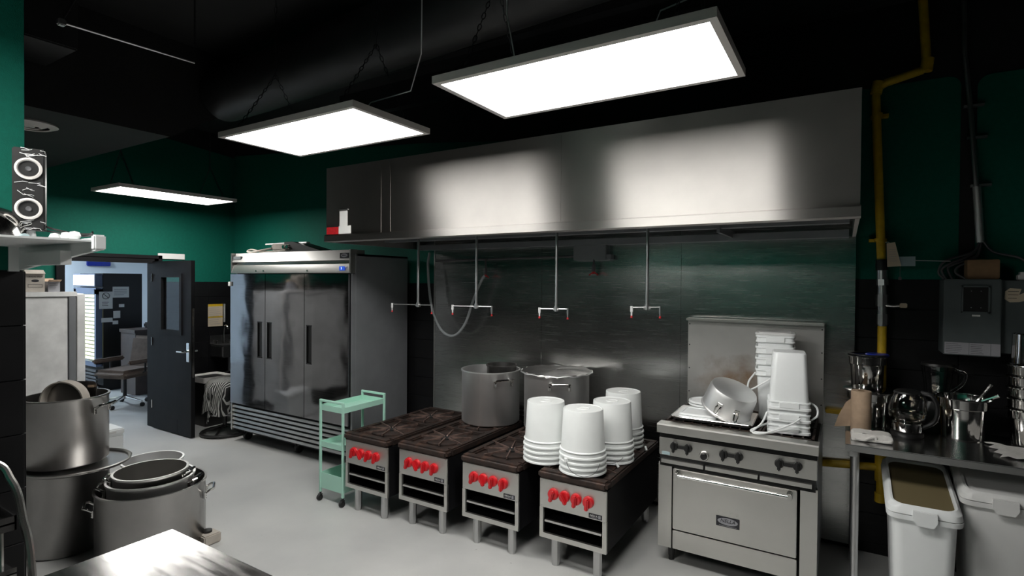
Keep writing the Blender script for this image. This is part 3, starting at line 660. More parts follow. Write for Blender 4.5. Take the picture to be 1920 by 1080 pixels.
tier = ['lowest upturned white pail of the stack ', 'second upturned white pail from below in the stack ', 'third upturned white pail from below in the stack ', 'topmost upturned white pail of the stack ']
PAILS = {'A': (.688, -1.09, .1), 'B': (.995, -1.155, .5), 'C': (1.07, -.84, 1.1), 'D': (1.02, -.48, .3)}
for key, (x, y, rz) in PAILS.items():
    for i in range(4):
        t = thing('pail', tier[i]+names_[key], 'pail', (x, y, .6275+i*.034), rz, 'upturned white pails on the stoves')
        o = bpy.data.objects.new('pail_body', pm); COL.objects.link(o); o.parent = t
        if i == (2 if key == 'B' else 1) and key in 'BCD':
            # wire bail hanging from the ears
            a0 = {'B': -1.9, 'C': -2.2, 'D': -1.4}[key]-rz
            m = MB(); P = [(.153*math.cos(a0+s), .153*math.sin(a0+s), .02) for s in (0,)]
            P += [((.155+.05*math.sin(q*PI))*math.cos(a0+q*1.5), (.155+.05*math.sin(q*PI))*math.sin(a0+q*1.5), .02-(.012+.034*(i-1)+.02)*math.sin(q*PI*.95)) for q in (.15, .3, .5, .7, .85, 1)]
            m.tube(bez(P, 5), .0018, 5); b_ = m.build('bail_wire', 'cable', t)
            m = MB(); e = Vector(P[0]); m.box(-.012, .012, -.008, .012, -.014, .014, .003, 1, mat=Matrix.Translation(e) @ Matrix.Rotation(a0+PI/2, 4, 'Z')); m.build('ear', 'white', t)
            if key in 'CD':
                q = Vector(P[4]); m = MB(); m.cyl(q+Vector((.01, -.015, .005)), q+Vector((.02, -.03, -.02)), .008, n=10); m.build('grip', 'white', t)

# ================================================================== ON THE OVEN
t = thing('sheet_tray', 'shallow aluminium sheet tray on the oven hob', 'tray', (1.69, -.55, .9262), .03)
m = MB(); m.loft([rrect(-.25, .25, -.19, .19, .02, .022), rrect(-.247, .247, -.187, .187, .02, .024), rrect(-.24, .24, -.18, .18, .018, .022), rrect(-.225, .225, -.165, .165, .015, .0025), rrect(-.2, .2, -.14, .14, .01, .002)]); m.loft([rrect(-.25, .25, -.19, .19, .02, .02), rrect(-.228, .228, -.168, .168, .015, 0), rrect(-.2, .2, -.14, .14, .01, 0)])
m.build('tray_pan', 'potlight', t, ang=25)
MB().tube([(*p[:2], .022) for p in rrect(-.25, .25, -.19, .19, .02, 0)], .004, 6, closed=True).build('rolled_edge', 'chrome', t)
def sqlid(x, y, z, rz, label, s=.12):
    t = thing('square_lid', label, 'lid', (x, y, z), rz, 'white bucket lids on the tray')
    m = MB(); m.loft([rrect(-s, s, -s*.9, s*.9, .03, 0), rrect(-s-.003, s+.003, -s*.9-.003, s*.9+.003, .03, .006), rrect(-s, s, -s*.9, s*.9, .03, .014), rrect(-s+.012, s-.012, -s*.9+.012, s*.9-.012, .022, .0145), rrect(-s+.016, s-.016, -s*.9+.016, s*.9-.016, .02, .009)]); m.build('lid_plate', 'white2', t)
    MB().tube([(*p[:2], .004) for p in rrect(-s-.002, s+.002, -s*.9-.002, s*.9+.002, .03, 0)], .0035, 5, closed=True).build('lid_edge', 'white2', t)
sqlid(1.6, -.6, .94, .1, 'lower square white lid lying on the sheet tray'); sqlid(1.607, -.594, .9555, .03, 'upper square white lid lying on the sheet tray')
for i in range(2):
    t = thing('round_lid', ['lower round white lid behind the square lids on the tray', 'upper round white lid behind the square lids on the tray'][i], 'lid', (1.6, -.38, .972+.0*i+.0185*i), group='round lids on the tray')
    MB().lathe([(0, 0), (.112, 0), (.118, .004), (.118, .014), (.112, .016), (.108, .008), (0, .007)], n=36).build('lid_plate', 'white2', t); MB().lathe([(.114, .002), (.121, .003), (.121, .007), (.114, .008)], n=36).build('lid_edge', 'white2', t)
t = thing('lid_box', 'low white plastic tub under the round lids on the tray', 'tub', (1.6, -.41, .929)); MB().box(-.09, .09, -.012, .06, 0, .0425, .008).build('tub_body', 'white2', t); MB().box(-.093, .093, -.015, .063, .036, .0428, .003).build('tub_rim', 'white2', t)
# tilted saucepan
t = thing('saucepan', 'upturned aluminium saucepan leaning on the lids in the tray', 'pan', (1.765, -.585, 1.005))
t.rotation_euler = (math.radians(12), math.radians(22), 0)
MB().lathe([(0, .165), (.12, .165), (.142, .155), (.15, .135), (.156, .01), (.162, .004), (.162, -.003), (.153, -.003), (.152, .01), (.146, .13), (.12, .159), (0, .16)], n=40).build('pan_body', 'potlight', t)
for a in (-1.75, -1.05):
    R = Matrix.Rotation(a, 4, 'Z'); m = MB()
    m.tube([R @ Vector(p) for p in ((.155, -.012, .075), (.172, -.012, .065), (.178, -.01, .03), (.176, 0, .02), (.178, .01, .03), (.172, .012, .065), (.155, .012, .075))], .005, 6); m.build('loop_handle', 'chrome', t)
    m = MB(); m.box(.152, .158, -.018, .018, .055, .095, .003, 1, mat=R); m.build('rivet_plate', 'chrome', t)
def bucket_mesh():
    m = MB(); h = .345; a, b = .113, .093
    def L(s, z, r=.03): return rrect(-s, s, -s, s, r, z)
    m.loft([L(a-.002, 0), L(a+.006, 0), L(a+.006, .012), L(a, .016), L(a, .038), L(a+.004, .041), L(a+.004, .047), L(a-.006, .05), L(b, h-.008), L(b-.006, h), ], caps=False)
    m.loft([L(a-.002, 0), L(a-.008, .05), L(b-.0016, h-.01), L(b-.006, h-.003)], caps=False)
    m.bm.faces.new([m.bm.verts.new(p) for p in L(b-.006, h)]); m.bm.faces.new([m.bm.verts.new(p) for p in L(b-.006, h-.003)][::-1])
    bmesh.ops.remove_doubles(m.bm, verts=m.bm.verts[:], dist=.0003)
    return m.mesh('square_bucket', M['white2'], 40)
bm_ = bucket_mesh()
clip = MB().box(-.055, .055, -.004, .004, .012, .044, .002, 1).mesh('latch', M['white2'])
def bucket(loc, rz, label, up, bailp=None):
    t = thing('square_bucket', label, 'bucket', loc, rz, 'square white buckets on the oven')
    o = bpy.data.objects.new('bucket_body', bm_); COL.objects.link(o); o.parent = t
    c = bpy.data.objects.new('latch', clip); COL.objects.link(c); c.parent = t; c.location = (0, -.117, 0)
    if up:
        for q in (o, c): q.scale = (1, 1, -1); q.location.z = .345
    if bailp: MB().tube(bez(bailp, 6), .006, 6).build('bail', 'white2', t)
BL = ['lowest', 'middle', 'topmost']
for i in range(3):
    bp = [None, [(-.12, -.03, .03), (-.15, -.13, -.02), (-.2, -.19, -.065), (-.13, -.2, -.06), (0.0, -.17, -.005), (.06, -.13, .03)], [(.12, .03, .03), (.15, -.06, .02), (.15, -.1, -.02), (.125, -.05, -.06)]][i]
    if i == 0: bp = [(-.12, -.03, .03), (-.16, -.12, .03), (-.21, -.17, .008), (-.12, -.18, .01), (0, -.15, .03), (.06, -.125, .035)]
    bucket((2.135, -.6, .927+i*.072), .12, BL[i]+' upturned square bucket in the front stack on the oven', False, bp)
for i in range(4):
    bp = [[(-.12, 0, .3), (-.16, -.05, .24), (-.15, -.12, .2), (-.06, -.14, .26), (.0, -.12, .3)], None, None, None][i]
    bucket((2.03, -.33, .9265+i*.074), .1, ['lowest', 'second from below', 'third from below', 'topmost'][i]+', upright square bucket in the rear stack on the oven', True, bp)
t = thing('bucket_lid', 'translucent square lid on top of the rear bucket stack', 'lid', (2.03, -.33, 1.4945), .1)
MB().loft([rrect(-.12, .12, -.12, .12, .03, 0), rrect(-.122, .122, -.122, .122, .03, .008), rrect(-.118, .118, -.118, .118, .03, .014)]).build('lid_plate', 'offwhite', t); MB().loft([rrect(-.1, .1, -.1, .1, .03, .014), rrect(-.097, .097, -.097, .097, .03, .018)]).build('lid_panel', 'offwhite', t)

# ================================================================== MINT TROLLEY
t = thing('mint_trolley', 'small mint green metal trolley on wheels beside the stoves', 'trolley', (-1.29, -1.36, 0))
TW, TL = .27, .46; q = .009
for x in (0, TW):
    for y in (0, TL): MB().box(x-q, x+q, y-q, y+q, .07, .845, .002, 1).build('post', 'mint', t)
for y in (0, TL): MB().box(q, TW-q, y-q, y+q, .827, .845, .002, 1).build('handle', 'mint', t)
for z, dpt in ((.755, .045), (.45, .045), (.105, .13)):
    m = MB(); m.box(0, TW, 0, TL, z, z+.003).box(-.003, TW+.003, -.002, .002, z, z+dpt).box(-.003, TW+.003, TL-.002, TL+.002, z, z+dpt).box(-.002, .002, 0, TL, z, z+dpt).box(TW-.002, TW+.002, 0, TL, z, z+dpt); m.build('shelf', 'mint', t)
for x in (0, TW):
    for y in (0, TL):
        c = bpy.data.objects.new('caster', None); COL.objects.link(c); c.parent = t; c.location = (x, y, 0)
        MB().cyl((-.012, -.008, .024), (.012, -.008, .024), .024, n=18).build('wheel', 'rubber', c); MB().box(-.006, .006, -.006, .006, .03, .07).box(-.015, .015, -.012, .01, .045, .053).build('stem', 'blackpl', c)

# ================================================================== PIPES UNDER THE HOOD
DROPS = [(-.678, 1.629, -.3, .15, 0, 'nearest the refrigerator'), (-.071, 1.634, -.22, .14, .1, 'second from the refrigerator'), (.64, 1.637, -.135, .09, .05, 'third from the refrigerator'), (1.311, 1.67, -.1, .085, .45, 'nearest the oven')]
for x, z, a, b, r, w_ in DROPS:
    t = thing('nozzle_pipe', 'thin steel pipe with a nozzle crossbar under the hood, '+w_, 'pipe', (x, -.85, z), r, 'nozzle pipes under the hood')
    MB().tube([(0, 0, 0), (0, 0, 2.776-z)], .0105, 10).build('drop_pipe', 'galv', t)
    MB().tube([(a, 0, 0), (b, 0, .004)], .0045, 8).build('crossbar', 'galv', t)
    MB().cyl((0, 0, -.016), (0, 0, .022), .015, n=10).cyl((-.022, 0, 0), (.022, 0, 0), .012, n=10).build('tee', 'galv', t)
    for i, xx in enumerate((a, b)):
        n_ = MB().cyl((xx, 0, .01), (xx, 0, -.03), .0095 if i == 0 else .007, n=10).cyl((xx, 0, -.03), (xx, 0, -.055), .006, .005, n=10).build('nozzle', 'wire' if i == 0 else 'galv', t)
        MB().cyl((xx, 0, -.055), (xx, 0, -.07), .006, .008, n=8).build('nozzle_cap', 'redlabel', n_)
t = thing('rear_gas_pipe', 'dark horizontal pipe with two red-tipped valves under the hood', 'pipe', (-.3, -.06, 2.0))
MB().tube([(-1.15, -.05, 2.04), (.4, -.05, 2.06), (.62, -.06, 2.06)], .011, 8).build('pipe', 'cable', t, True)
for x, z in ((-.498, 1.9), (.611, 1.925)):
    v = MB().tube([(x, -.06, 2.06), (x, -.09, 2.05), (x, -.1, z+.03)], .009, 8).cyl((x, -.1, z+.06), (x, -.1, z), .017, n=10).build('valve', 'cable', t, True)
    MB().tube([(x-.04, -.1, z-.03), (x, -.1, z), (x+.04, -.1, z-.03)], .006, 6).cyl((x, -.1, z+.01), (x, -.1, z-.02), .013, n=8).build('valve_tip', 'redlabel', v, False).location = -t.location
tag(MB().box(.42, .72, -.1, .0, 2.02, 2.15, .004).box(.5, .76, -.09, -.02, 2.03, 2.07, .003).build('hood_junction', 'fridgeside'), 'flat grey metal junction cover under the rear edge of the hood', 'box')
tag(MB().tube(bez([(-1.19, -.1, 2.12), (-1.165, -.15, 1.95), (-1.12, -.15, 1.6), (-1.0, -.15, 1.36), (-.84, -.15, 1.3), (-.7, -.15, 1.42), (-.6, -.15, 1.66), (-.53, -.13, 1.83), (-.5, -.11, 1.89)], 8), .013, 10).build('drain_hose', 'hose'), 'clear hose hanging in a loop against the steel wall', 'hose')

# ================================================================== ON THE REFRIGERATOR
t = thing('power_tool', 'worn cream and black appliance part on top of the refrigerator', 'machine', (-2.8, -.55, 2.132))
MB().box(-.2, .12, -.1, .06, .02, .1, .015).build('motor_case', 'beigecard', t)
MB().box(-.42, .3, -.02, .03, .1, .115, .003).build('rail', 'potlight', t)
m = MB(); m.prism([(.02, .0), (.62, .0), (.6, .012), (.16, .115), (.02, .115)], 'y', -.09, .12); m.build('black_chute', 'blackpl', t)
MB().tube(bez([(-.18, -.1, .05), (-.3, -.14, .03), (-.5, -.13, .012), (-.6, -.12, .025), (-.56, -.09, .045), (-.4, -.1, .02), (-.1, -.14, .012), (.1, -.13, .02)], 6), .011, 8).build('power_cord', 'beigecard', t)
for x in (.04, .1): MB().cyl((x, -.12, .06), (x, -.08, .06), .02, n=12).build('dial', 'chrome', t)

# ================================================================== RIGHT-HAND WORK TABLE
TZ = .93
t = thing('work_table', 'stainless steel work table at the right under the electrical box', 'table', (2.44, -.77, 0))
MB().box(0, 1.75, 0, .7, TZ-.04, TZ, .004).build('table_top', 'darksteel', t)
MB().box(.02, .06, .03, .68, TZ-.075, TZ-.04).build('brace', 'galv', t)
for x in (.05, 1.68):
    for y in (.06, .64): MB().cyl((x, y, 0), (x, y, TZ-.04), .02, n=14).cyl((x, y, 0), (x, y, .05), .024, n=14).build('leg', 'galv', t)
def bain(name, label, x, y, z, r, h, rz=0, cat='pot'):
    t = thing(name, label, cat, (x, y, z), rz)
    MB().lathe([(0, 0), (r*.8, 0), (r*.84, .006), (r*.9, h*.74), (r*.985, h*.76), (r, h*.97), (r+.008, h), (r-.004, h), (r-.008, h*.78), (r*.88, h*.72), (r*.82, .01), (0, .008)], n=36).build('pot_body', 'chrome', t)
    MB().lathe([(r+.003, h-.006), (r+.011, h-.004), (r+.011, h+.002), (r+.003, h+.003)], n=36).build('rolled_rim', 'chrome', t); return t
bain('bain_marie_pot', 'large steel insert pot under a smaller one behind the paper roll', 2.575, -.16, TZ, .13, .215)
t = thing('pot_cover', 'flat steel cover on the large insert pot behind the paper roll', 'lid', (2.575, -.16, TZ+.2175)); MB().lathe([(0, 0), (.145, 0), (.148, .004), (.14, .008), (0, .006)], n=36).build('plate', 'chrome', t); MB().lathe([(.14, .001), (.15, .001), (.15, .005), (.14, .006)], n=36).build('plate_edge', 'chrome', t)
bain('bain_marie_pot', 'smaller steel insert pot stacked on top with a blue lid on it', 2.555, -.16, TZ+.226, .105, .215)
t = thing('strainer_cover', 'round blue plastic lid with black rim on the top insert pot', 'lid', (2.57, -.15, TZ+.444))
MB().lathe([(0, .014), (.06, .014), (.066, .008), (.066, 0), (0, 0)], (.04, 0, 0), n=28).build('blue_disc', 'bluepl', t); MB().lathe([(.09, .004), (.11, .003), (.112, .01), (.1, .012), (.09, .01)], (-.012, 0, 0), n=36).build('black_rim', 'blackpl', t)
t = thing('paper_roll', 'upright roll of brown kraft paper towel on the work table', 'paper roll', (2.52, -.43, TZ)); MB().lathe([(.02, .0), (.052, .0), (.054, .004), (.054, .25), (.052, .254), (.02, .254), (.02, 0)], n=32).build('roll', 'kraft', t); MB().lathe([(.0195, .003), (.0195, .253), (.0175, .253), (.0175, .003), (.0195, .003)], n=20).build('core', 'card', t)
m = MB().prism([(0, 0), (.11, .02), (.1, .2), (.06, .16), (.02, .07)], 'y', 0, .004); m.build('loose_sheet', 'kraft', t).location = (-.14, .05, .003)
t = thing('folded_towel', 'folded white towel on the table in front of the paper roll', 'towel', (2.57, -.62, TZ), .03)
m = MB(); prof = [(-.1, .0), (-.104, .025), (-.095, .045), (-.05, .05), (0, .043), (.05, .05), (.09, .044), (.1, .03), (.096, .005)]
m.prism([(a, b) for a, b in prof], 'y', -.045, .07)
bmesh.ops.bevel(m.bm, geom=[e for e in m.bm.edges], offset=.004, segments=2, affect='EDGES', clamp_overlap=True); m.build('towel_fold', 'cloth', t)
MB().tube(bez([(-.085, -.05, .016), (-.04, -.053, .012), (-.01, -.053, .03), (.015, -.052, .034), (.02, -.052, .018), (.06, -.05, .012), (.09, -.046, .016)], 5), .007, 6).build('fold', 'cloth', t)
# glass kettle
t = thing('glass_kettle', 'round glass kettle with steel base half full on the table', 'kettle', (2.755, -.37, TZ)); t.scale = (1.03, 1.03, 1.2)
MB().lathe([(0, 0), (.076, 0), (.08, .006), (.08, .022), (0, .022)], n=32).build('power_base', 'blackpl', t); MB().lathe([(0, .024), (.07, .024), (.074, .03), (.074, .07), (.07, .074), (0, .074)], n=32).build('steel_base', 'chrome', t)
MB().lathe([(.07, .075), (.088, .09), (.094, .13), (.085, .18), (.066, .215), (.063, .215), (.081, .18), (.09, .13), (.084, .092), (.067, .079), (.07, .075)], n=36).build('glass_body', 'glass', t); MB().lathe([(0, .079), (.066, .08), (.083, .093), (.088, .118), (0, .118)], n=32).build('water', 'tea', t)
MB().lathe([(0, .232), (.05, .23), (.066, .222), (.068, .214), (0, .212)], n=32).build('kettle_lid', 'blackpl', t)
MB().tube(bez([(.06, -.012, .222), (.11, -.02, .212), (.135, -.025, .16), (.125, -.022, .09), (.07, -.012, .05)], 6), .012, 8).build('handle', 'blackpl', t)
# blender
t = thing('blender', 'dark blender with clear jug standing behind the glass kettle', 'blender', (2.93, -.08, TZ))
MB().loft([rrect(-.095, .095, -.1, .1, .03, 0), rrect(-.09, .09, -.095, .095, .03, .08), rrect(-.065, .065, -.07, .07, .03, .18)]).build('motor_base', 'blackpl', t); MB().cyl((0, -.09, .08), (0, -.11, .08), .022, n=16).build('dial', 'chrome', t)
MB().lathe([(.055, .18), (.06, .2), (.08, .36), (.085, .4), (.081, .4), (.076, .36), (.056, .205), (0, .2), (0, .185), (.055, .18)], n=12).build('jug', 'glass', t, ang=12); MB().lathe([(0, .425), (.045, .425), (.085, .415), (.088, .4), (0, .398)], n=28).build('jug_lid', 'blackpl', t)
MB().tube(bez([(.08, 0, .38), (.13, -.02, .36), (.12, -.02, .3), (.07, 0, .24)], 5), .009, 8).build('handle', 'glass', t)
t = bain('bain_marie_pot', 'steel insert pot holding ladles on the table beside the kettle', 3.03, -.23, TZ, .128, .24)
for i, (a, dx, dy, lb) in enumerate(((.5, .13, .05, 'longest ladle handle sticking out of the insert pot'), (.2, .16, .02, 'lower ladle handle resting across the insert pot rim'))):
    u = thing('ladle', lb, 'ladle', (3.03, -.23, TZ+.115), 0); z2 = (.21, .155)[i]
    MB().tube([(-.03, 0, -.05), (.05, -.03+.03*i, .09), (dx, -.05+dy, z2)], [.007, .008, .011], 8).build('handle', 'chrome', u); MB().lathe([(0, 0), (.03, .008), (.038, .03), (.036, .03), (.028, .01), (0, .003)], (-.03, 0, -.06), n=16).build('bowl', 'chrome', u)
for i in range(5):
    bain('nested_insert_pot', ['lowest', 'second', 'third', 'fourth', 'topmost'][i]+' steel pot, counted from the table, in the tall stack at the right edge', 3.33, -.24, TZ+.004+i*.062, .1, .2).__setitem__('group', 'stacked steel pots at the right edge')
t = thing('steel_cup', 'tall steel canister upside down on top of the right-hand pot stack', 'canister', (3.315, -.23, TZ+.4545)); MB().lathe([(0, .18), (.06, .18), (.066, .174), (.072, .004), (.078, 0), (.07, 0), (.064, .17), (0, .172)], n=32).build('canister_body', 'chrome', t); MB().lathe([(.071, .004), (.079, .0), (.081, .005), (.073, .01)], n=32).build('canister_rim', 'chrome', t)
t = thing('paper_sheet', 'crumpled white paper sheet under the pot stack at the right edge', 'paper', (3.25, -.42, TZ)); m = MB(); N = 9
pts = [[(-.12+.3*i/N+.02*math.sin(j*2), -.2+.3*j/N, .003+.012*abs(math.sin(i*1.7+j*1.1))*(1 if i < 3 or j < 3 else .0)) for i in range(N+1)] for j in range(N+1)]
for j in range(N):
    for i in range(N): m.quad(pts[j][i], pts[j][i+1], pts[j+1][i+1], pts[j+1][i])
bmesh.ops.remove_doubles(m.bm, verts=m.bm.verts[:], dist=.0001); m.build('sheet', 'cloth', t, ang=60)
# ingredient bins under the table
def bin_(loc, rz, w_, d, h, label, mat, lidmat, clear):
    t = thing('ingredient_bin', label, 'bin', loc, rz, 'white ingredient bins under the table')
    a = .82
    def L(s, z0, zb, g=0): # rounded loop whose back rises
        P = rrect(-w_/2*s-g, w_/2*s+g, -g, d*s+g, .05, 0); return [(x, y, z0+(zb-z0)*max(0, min(1, y/d))) for x, y, _ in P]
    m = MB(); m.loft([L(a, 0.05, .05), L(.96, h-.07, h+.02), L(1, h-.05, h+.05), L(1, h-.045, h+.055, .016), L(1, h-.02, h+.08, .018), L(1, h-.018, h+.082, .002), L(.97, h-.05, h+.05, -.006), L(a-.03, .08, .08)], caps=False); m.bm.faces.new([m.bm.verts.new(p) for p in L(a, .05, .05)]); m.bm.faces.new([m.bm.verts.new(p) for p in L(a-.03, .08, .08)])
    bmesh.ops.remove_doubles(m.bm, verts=m.bm.verts[:], dist=.0003); m.build('bin_body', mat, t)
    m = MB(); m.loft([L(1, h-.016, h+.084, .016), L(1, h+.012, h+.11, .012), L(1, h+.03, h+.13, -.004), L(.93, h+.03, h+.13, -.004), L(.92, h+.008, h+.11, -.006)], caps=False); lid = m.build('lid_frame', mat, t)
    MB().loft([L(.93, h+.012, h+.115, -.002), L(.93, h+.016, h+.119, -.002)]).build('lid_window', lidmat, t)
    MB().loft([[(x, y, z) for x, z in ((-.05, h+.012), (.05, h+.012), (.052, h-.03), (.035, h-.06), (-.035, h-.06), (-.052, h-.03))] for y in (-.034, -.014)]).build('front_tab', mat, t)
    for x in (-w_*.3, w_*.3):
        for y in (.08, d*.7): MB().cyl((x-.012, y, .03), (x+.012, y, .03), .03, n=14).cyl((x, y, .03), (x, y, .055), .008, n=6).build('caster', 'rubber', t)
bin_((2.79, -.9, 0), .0, .29, .55, .66, 'white bin with smoky lid under the table beside the table leg', 'white2', 'clearlid', True)
bin_((3.13, -.74, 0), -.02, .32, .55, .74, 'off-white bin with solid lid at the lower right corner', 'offwhite', 'offwhite', False)

# ================================================================== GAS PIPE, ELECTRICAL BOX
t = thing('gas_pipe', 'yellow gas pipe running down the green wall to a valve', 'pipe', (2.62, 0, 1.0)); py = -.03
MB().tube([(2.82, py, 3.8), (2.85, py, 3.3), (2.855, py, 3.24), (2.83, py, 3.21), (2.64, py, 3.165), (2.6, py, 3.14), (2.585, py, 3.08), (2.63, py, 2.0)], .026, 14).build('upper_run', 'yellow', t, True)
MB().cyl((2.86, py, 3.28), (2.85, py, 3.2), .034, n=14).build('elbow', 'yellow', t, True); MB().cyl((2.585, py, 3.1), (2.6, py, 3.18), .034, n=14).build('elbow', 'yellow', t, True)
for z in (2.95, 2.0+.12): MB().box(2.56, 2.66, .0, .05, z, z+.02).cyl((2.6+(.02 if z < 2.5 else -.005), py, z), (2.6+(.02 if z < 2.5 else -.005), py, z+.02), .031, n=14).build('clamp', 'yellow', t, True)
MB().cyl((2.632, py, 2.0), (2.634, py, 1.93), .036, n=12).build('union', 'blackpl', t, True)
MB().cyl((2.634, py, 1.93), (2.636, py, 1.87), .03, n=12).cyl((2.636, py, 1.87), (2.637, py, 1.83), .035, n=6).build('coupling', 'galv', t, True)
v = MB().cyl((2.637, py, 1.83), (2.64, py, 1.56), .028, n=12).cyl((2.638, py, 1.77), (2.638, py, 1.69), .037, n=8).cyl((2.64, py, 1.64), (2.64, py, 1.57), .037, n=8).build('valve_body', 'galv', t, True)
MB().tube([(2.64, py-.02, 1.7), (2.7, py-.03, 1.695), (2.74, py-.03, 1.7)], .008, 8).build('valve_lever', 'galv', v, False).location = -t.location
MB().box(2.73, 2.77, py-.045, py-.02, 1.685, 1.715, .004).build('lever_grip', 'cream', v, False).location = -t.location
MB().tube([(2.64, py, 1.57), (2.645, py, .62), (2.645, py, .42)], .026, 14).build('lower_run', 'yellow', t, True)
MB().cyl((2.645, py, .72), (2.645, py, .53), .035, n=14).cyl((2.645, py, .45), (2.645, py, .39), .034, n=14).build('tee', 'yellow', t, True)
MB().tube([(2.645, py, .62), (2.3, py, .59), (1.9, py+.04, .58)], .025, 14).build('branch_run', 'yellow', t, True)
tag(MB().box(2.32, 2.5, -.06, .0, .945, .975, .006).build('yellow_bracket', 'yellow'), 'short yellow metal bracket on the wall behind the kraft paper', 'bracket')
t = thing('cream_tag', 'cream paper tag hanging from the yellow gas pipe', 'tag', (2.69, -.075, 1.95), -.1); m = MB(); m.prism([(-.03, -.0), (.045, .005), (.01, .16), (-.035, .155)], 'y', 0, .002); m.build('card', 'cream', t); lines(t, -.02, .025, .03, .12, 6, -.0005, world=False); MB().tube([(-.01, 0, .15), (-.03, .03, .165), (-.055, .03, .16)], .0015, 5).build('string', 'wire', t)
t = thing('blue_tag', 'small pale blue tag beside the cream tag on the wall', 'tag', (2.75, -.06, 1.955)); MB().box(-.045, .06, 0, .002, 0, .062, .006, 1).build('card', 'bluetag', t); MB().tube([(.06, .004, .036), (.12, .01, .034), (.24, .03, .03)], .003, 6).build('rod', 'galv', t)
MB().tube([(-.02, 0, 0), (-.02, 0, -.07)], .002, 5).box(-.028, -.012, -.004, .004, -.09, -.07).build('hanger', 'cable', t)
t = thing('electrical_box', 'grey electrical box with a dark window mounted on the black tile', 'electrical box', (3.05, .05, 1.41))
eb = MB().box(2.945, 3.215, -.15, .05, 1.41, 1.872, .005).build('cabinet', 'boxgrey', t, True)
MB().box(3.215, 3.6, -.1, .05, 1.43, 1.865, .005).build('side_cabinet', 'boxgrey', t, True)
MB().box(3.035, 3.155, -.153, -.149, 1.675, 1.825).build('window_pane', 'blackpl', t, True)
MB().box(3.028, 3.162, -.16, -.149, 1.668, 1.677).box(3.028, 3.162, -.16, -.149, 1.823, 1.832).box(3.028, 3.037, -.16, -.149, 1.668, 1.832).box(3.153, 3.162, -.16, -.149, 1.668, 1.832).build('window_frame', 'boxgrey', t, True)
for x in (3.075, 3.12):
    for z in (1.7, 1.8): MB().cyl((x, -.153, z), (x, -.155, z), .003, n=6).build('screw', 'galv', t, True)
MB().box(3.08, 3.118, -.153, -.149, 1.648, 1.658).build('name_plate', 'paper', t, True)
for a, b in ((2.952, 3.068), (3.07, 3.168), (3.17, 3.212)):
    lb_ = MB().box(a, b, -.1515, -.1495, 1.416, 1.487).build('rating_label', 'greyprint', t, True)
    if b < 3.2: lines(lb_, a+.006, b-.03, 1.42, 1.482, 6, -.1515, 'print', .0018, False).location = -t.location
m = MB(); m.prism([(3.235, 1.755), (3.26, 1.735), (3.3, 1.738), (3.34, 1.75), (3.345, 1.765), (3.325, 1.77), (3.35, 1.79), (3.32, 1.792), (3.3, 1.78), (3.31, 1.815), (3.26, 1.82), (3.238, 1.8)], 'y', -.102, -.1); nt_ = m.build('torn_note', 'cream', t, True)
lines(nt_, 3.25, 3.3, 1.75, 1.81, 3, -.102, 'print', .003, False).location = -t.location
# conduit and cables
t = thing('conduit', 'galvanised conduit coming down the wall to the electrical box', 'conduit', (3.11, 0, 2.1))
MB().tube([(3.04, .02, 3.8), (3.05, .02, 3.3), (3.085, .02, 2.9), (3.12, .02, 2.4)], .014, 10).build('upper_pipe', 'galv', t, True); MB().tube([(3.118, .02, 2.45), (3.14, .02, 2.1)], .021, 12).build('sleeve', 'potlight', t, True)
for z in (2.95, 2.75, 2.45): MB().box(3.05+(2.95-z)*.08, 3.15+(2.95-z)*.08, .02, .05, z, z+.015).build('strap', 'galv', t, True)
CB = [[(3.135, .01, 2.11), (3.1, .0, 2.03), (2.99, -.01, 1.97), (2.95, -.01, 1.93), (2.97, -.03, 1.87)], [(3.14, .01, 2.11), (3.12, 0, 2.02), (3.02, -.01, 1.97), (2.98, -.01, 1.94), (3.0, -.03, 1.87)], [(3.145, .01, 2.11), (3.12, -.01, 2.01), (3.03, -.02, 1.95), (3.02, -.02, 1.91), (3.07, -.04, 1.87)], [(3.15, .01, 2.11), (3.2, .0, 2.04), (3.32, -.01, 2.0), (3.36, -.02, 1.93), (3.32, -.04, 1.865)], [(3.14, .01, 2.11), (3.1, -.01, 2.04), (2.97, -.01, 1.99), (2.935, 0, 1.92), (2.96, -.02, 1.87)]]
for c in CB: MB().tube(bez(c, 6), .007, 6).build('cable', 'cable', t, True)
tag(MB().box(3.06, 3.21, -.12, .0, 1.874, 1.99, .004).build('cardboard_piece', 'card'), 'brown cardboard piece standing on top of the electrical box', 'cardboard')
tag(MB().box(3.3, 3.36, -.08, -.02, 1.867, 1.9, .004).box(3.31, 3.35, -.07, -.03, 1.9, 1.915).build('cable_clamp', 'wire'), 'small white cable clamp on the right end of the electrical box', 'clamp')

# ================================================================== LEFT SIDE: WORKTOP, CART, SHELF
t = thing('prep_table', 'stainless worktop corner at the bottom of the picture', 'table', (.284, -3.312, 0))
MB().box(0, 1.6, -1.0, 0, .862, .9, .006).build('table_top', 'tablesteel', t)
MB().box(.08, 1.5, -.95, -.06, .2, .215).build('under_shelf', 'darksteel', t)
for x in (.1, 1.5):
    for y in (-.08, -.92): MB().cyl((x, y, 0), (x, y, .862), .02, n=12).build('leg', 'galv', t)
t = thing('utility_cart', 'steel cart with tube rail at the lower left corner', 'cart', (.08, -4.0, 0))
MB().tube(bez([(.1, -4.05, 1.35), (.125, -3.86, 1.29), (.15, -3.77, 1.245), (.18, -3.75, 1.2), (.2, -3.738, 1.155), (.215, -3.73, 1.08), (.242, -3.715, .9), (.27, -3.7, .2), (.27, -3.7, .05)], 6), .0115, 10).build('rail', 'rail', t, True)
MB().tube([(-.1, -3.75, 1.1), (-.1, -3.75, .05)], .0115, 10).build('rail', 'rail', t, True)
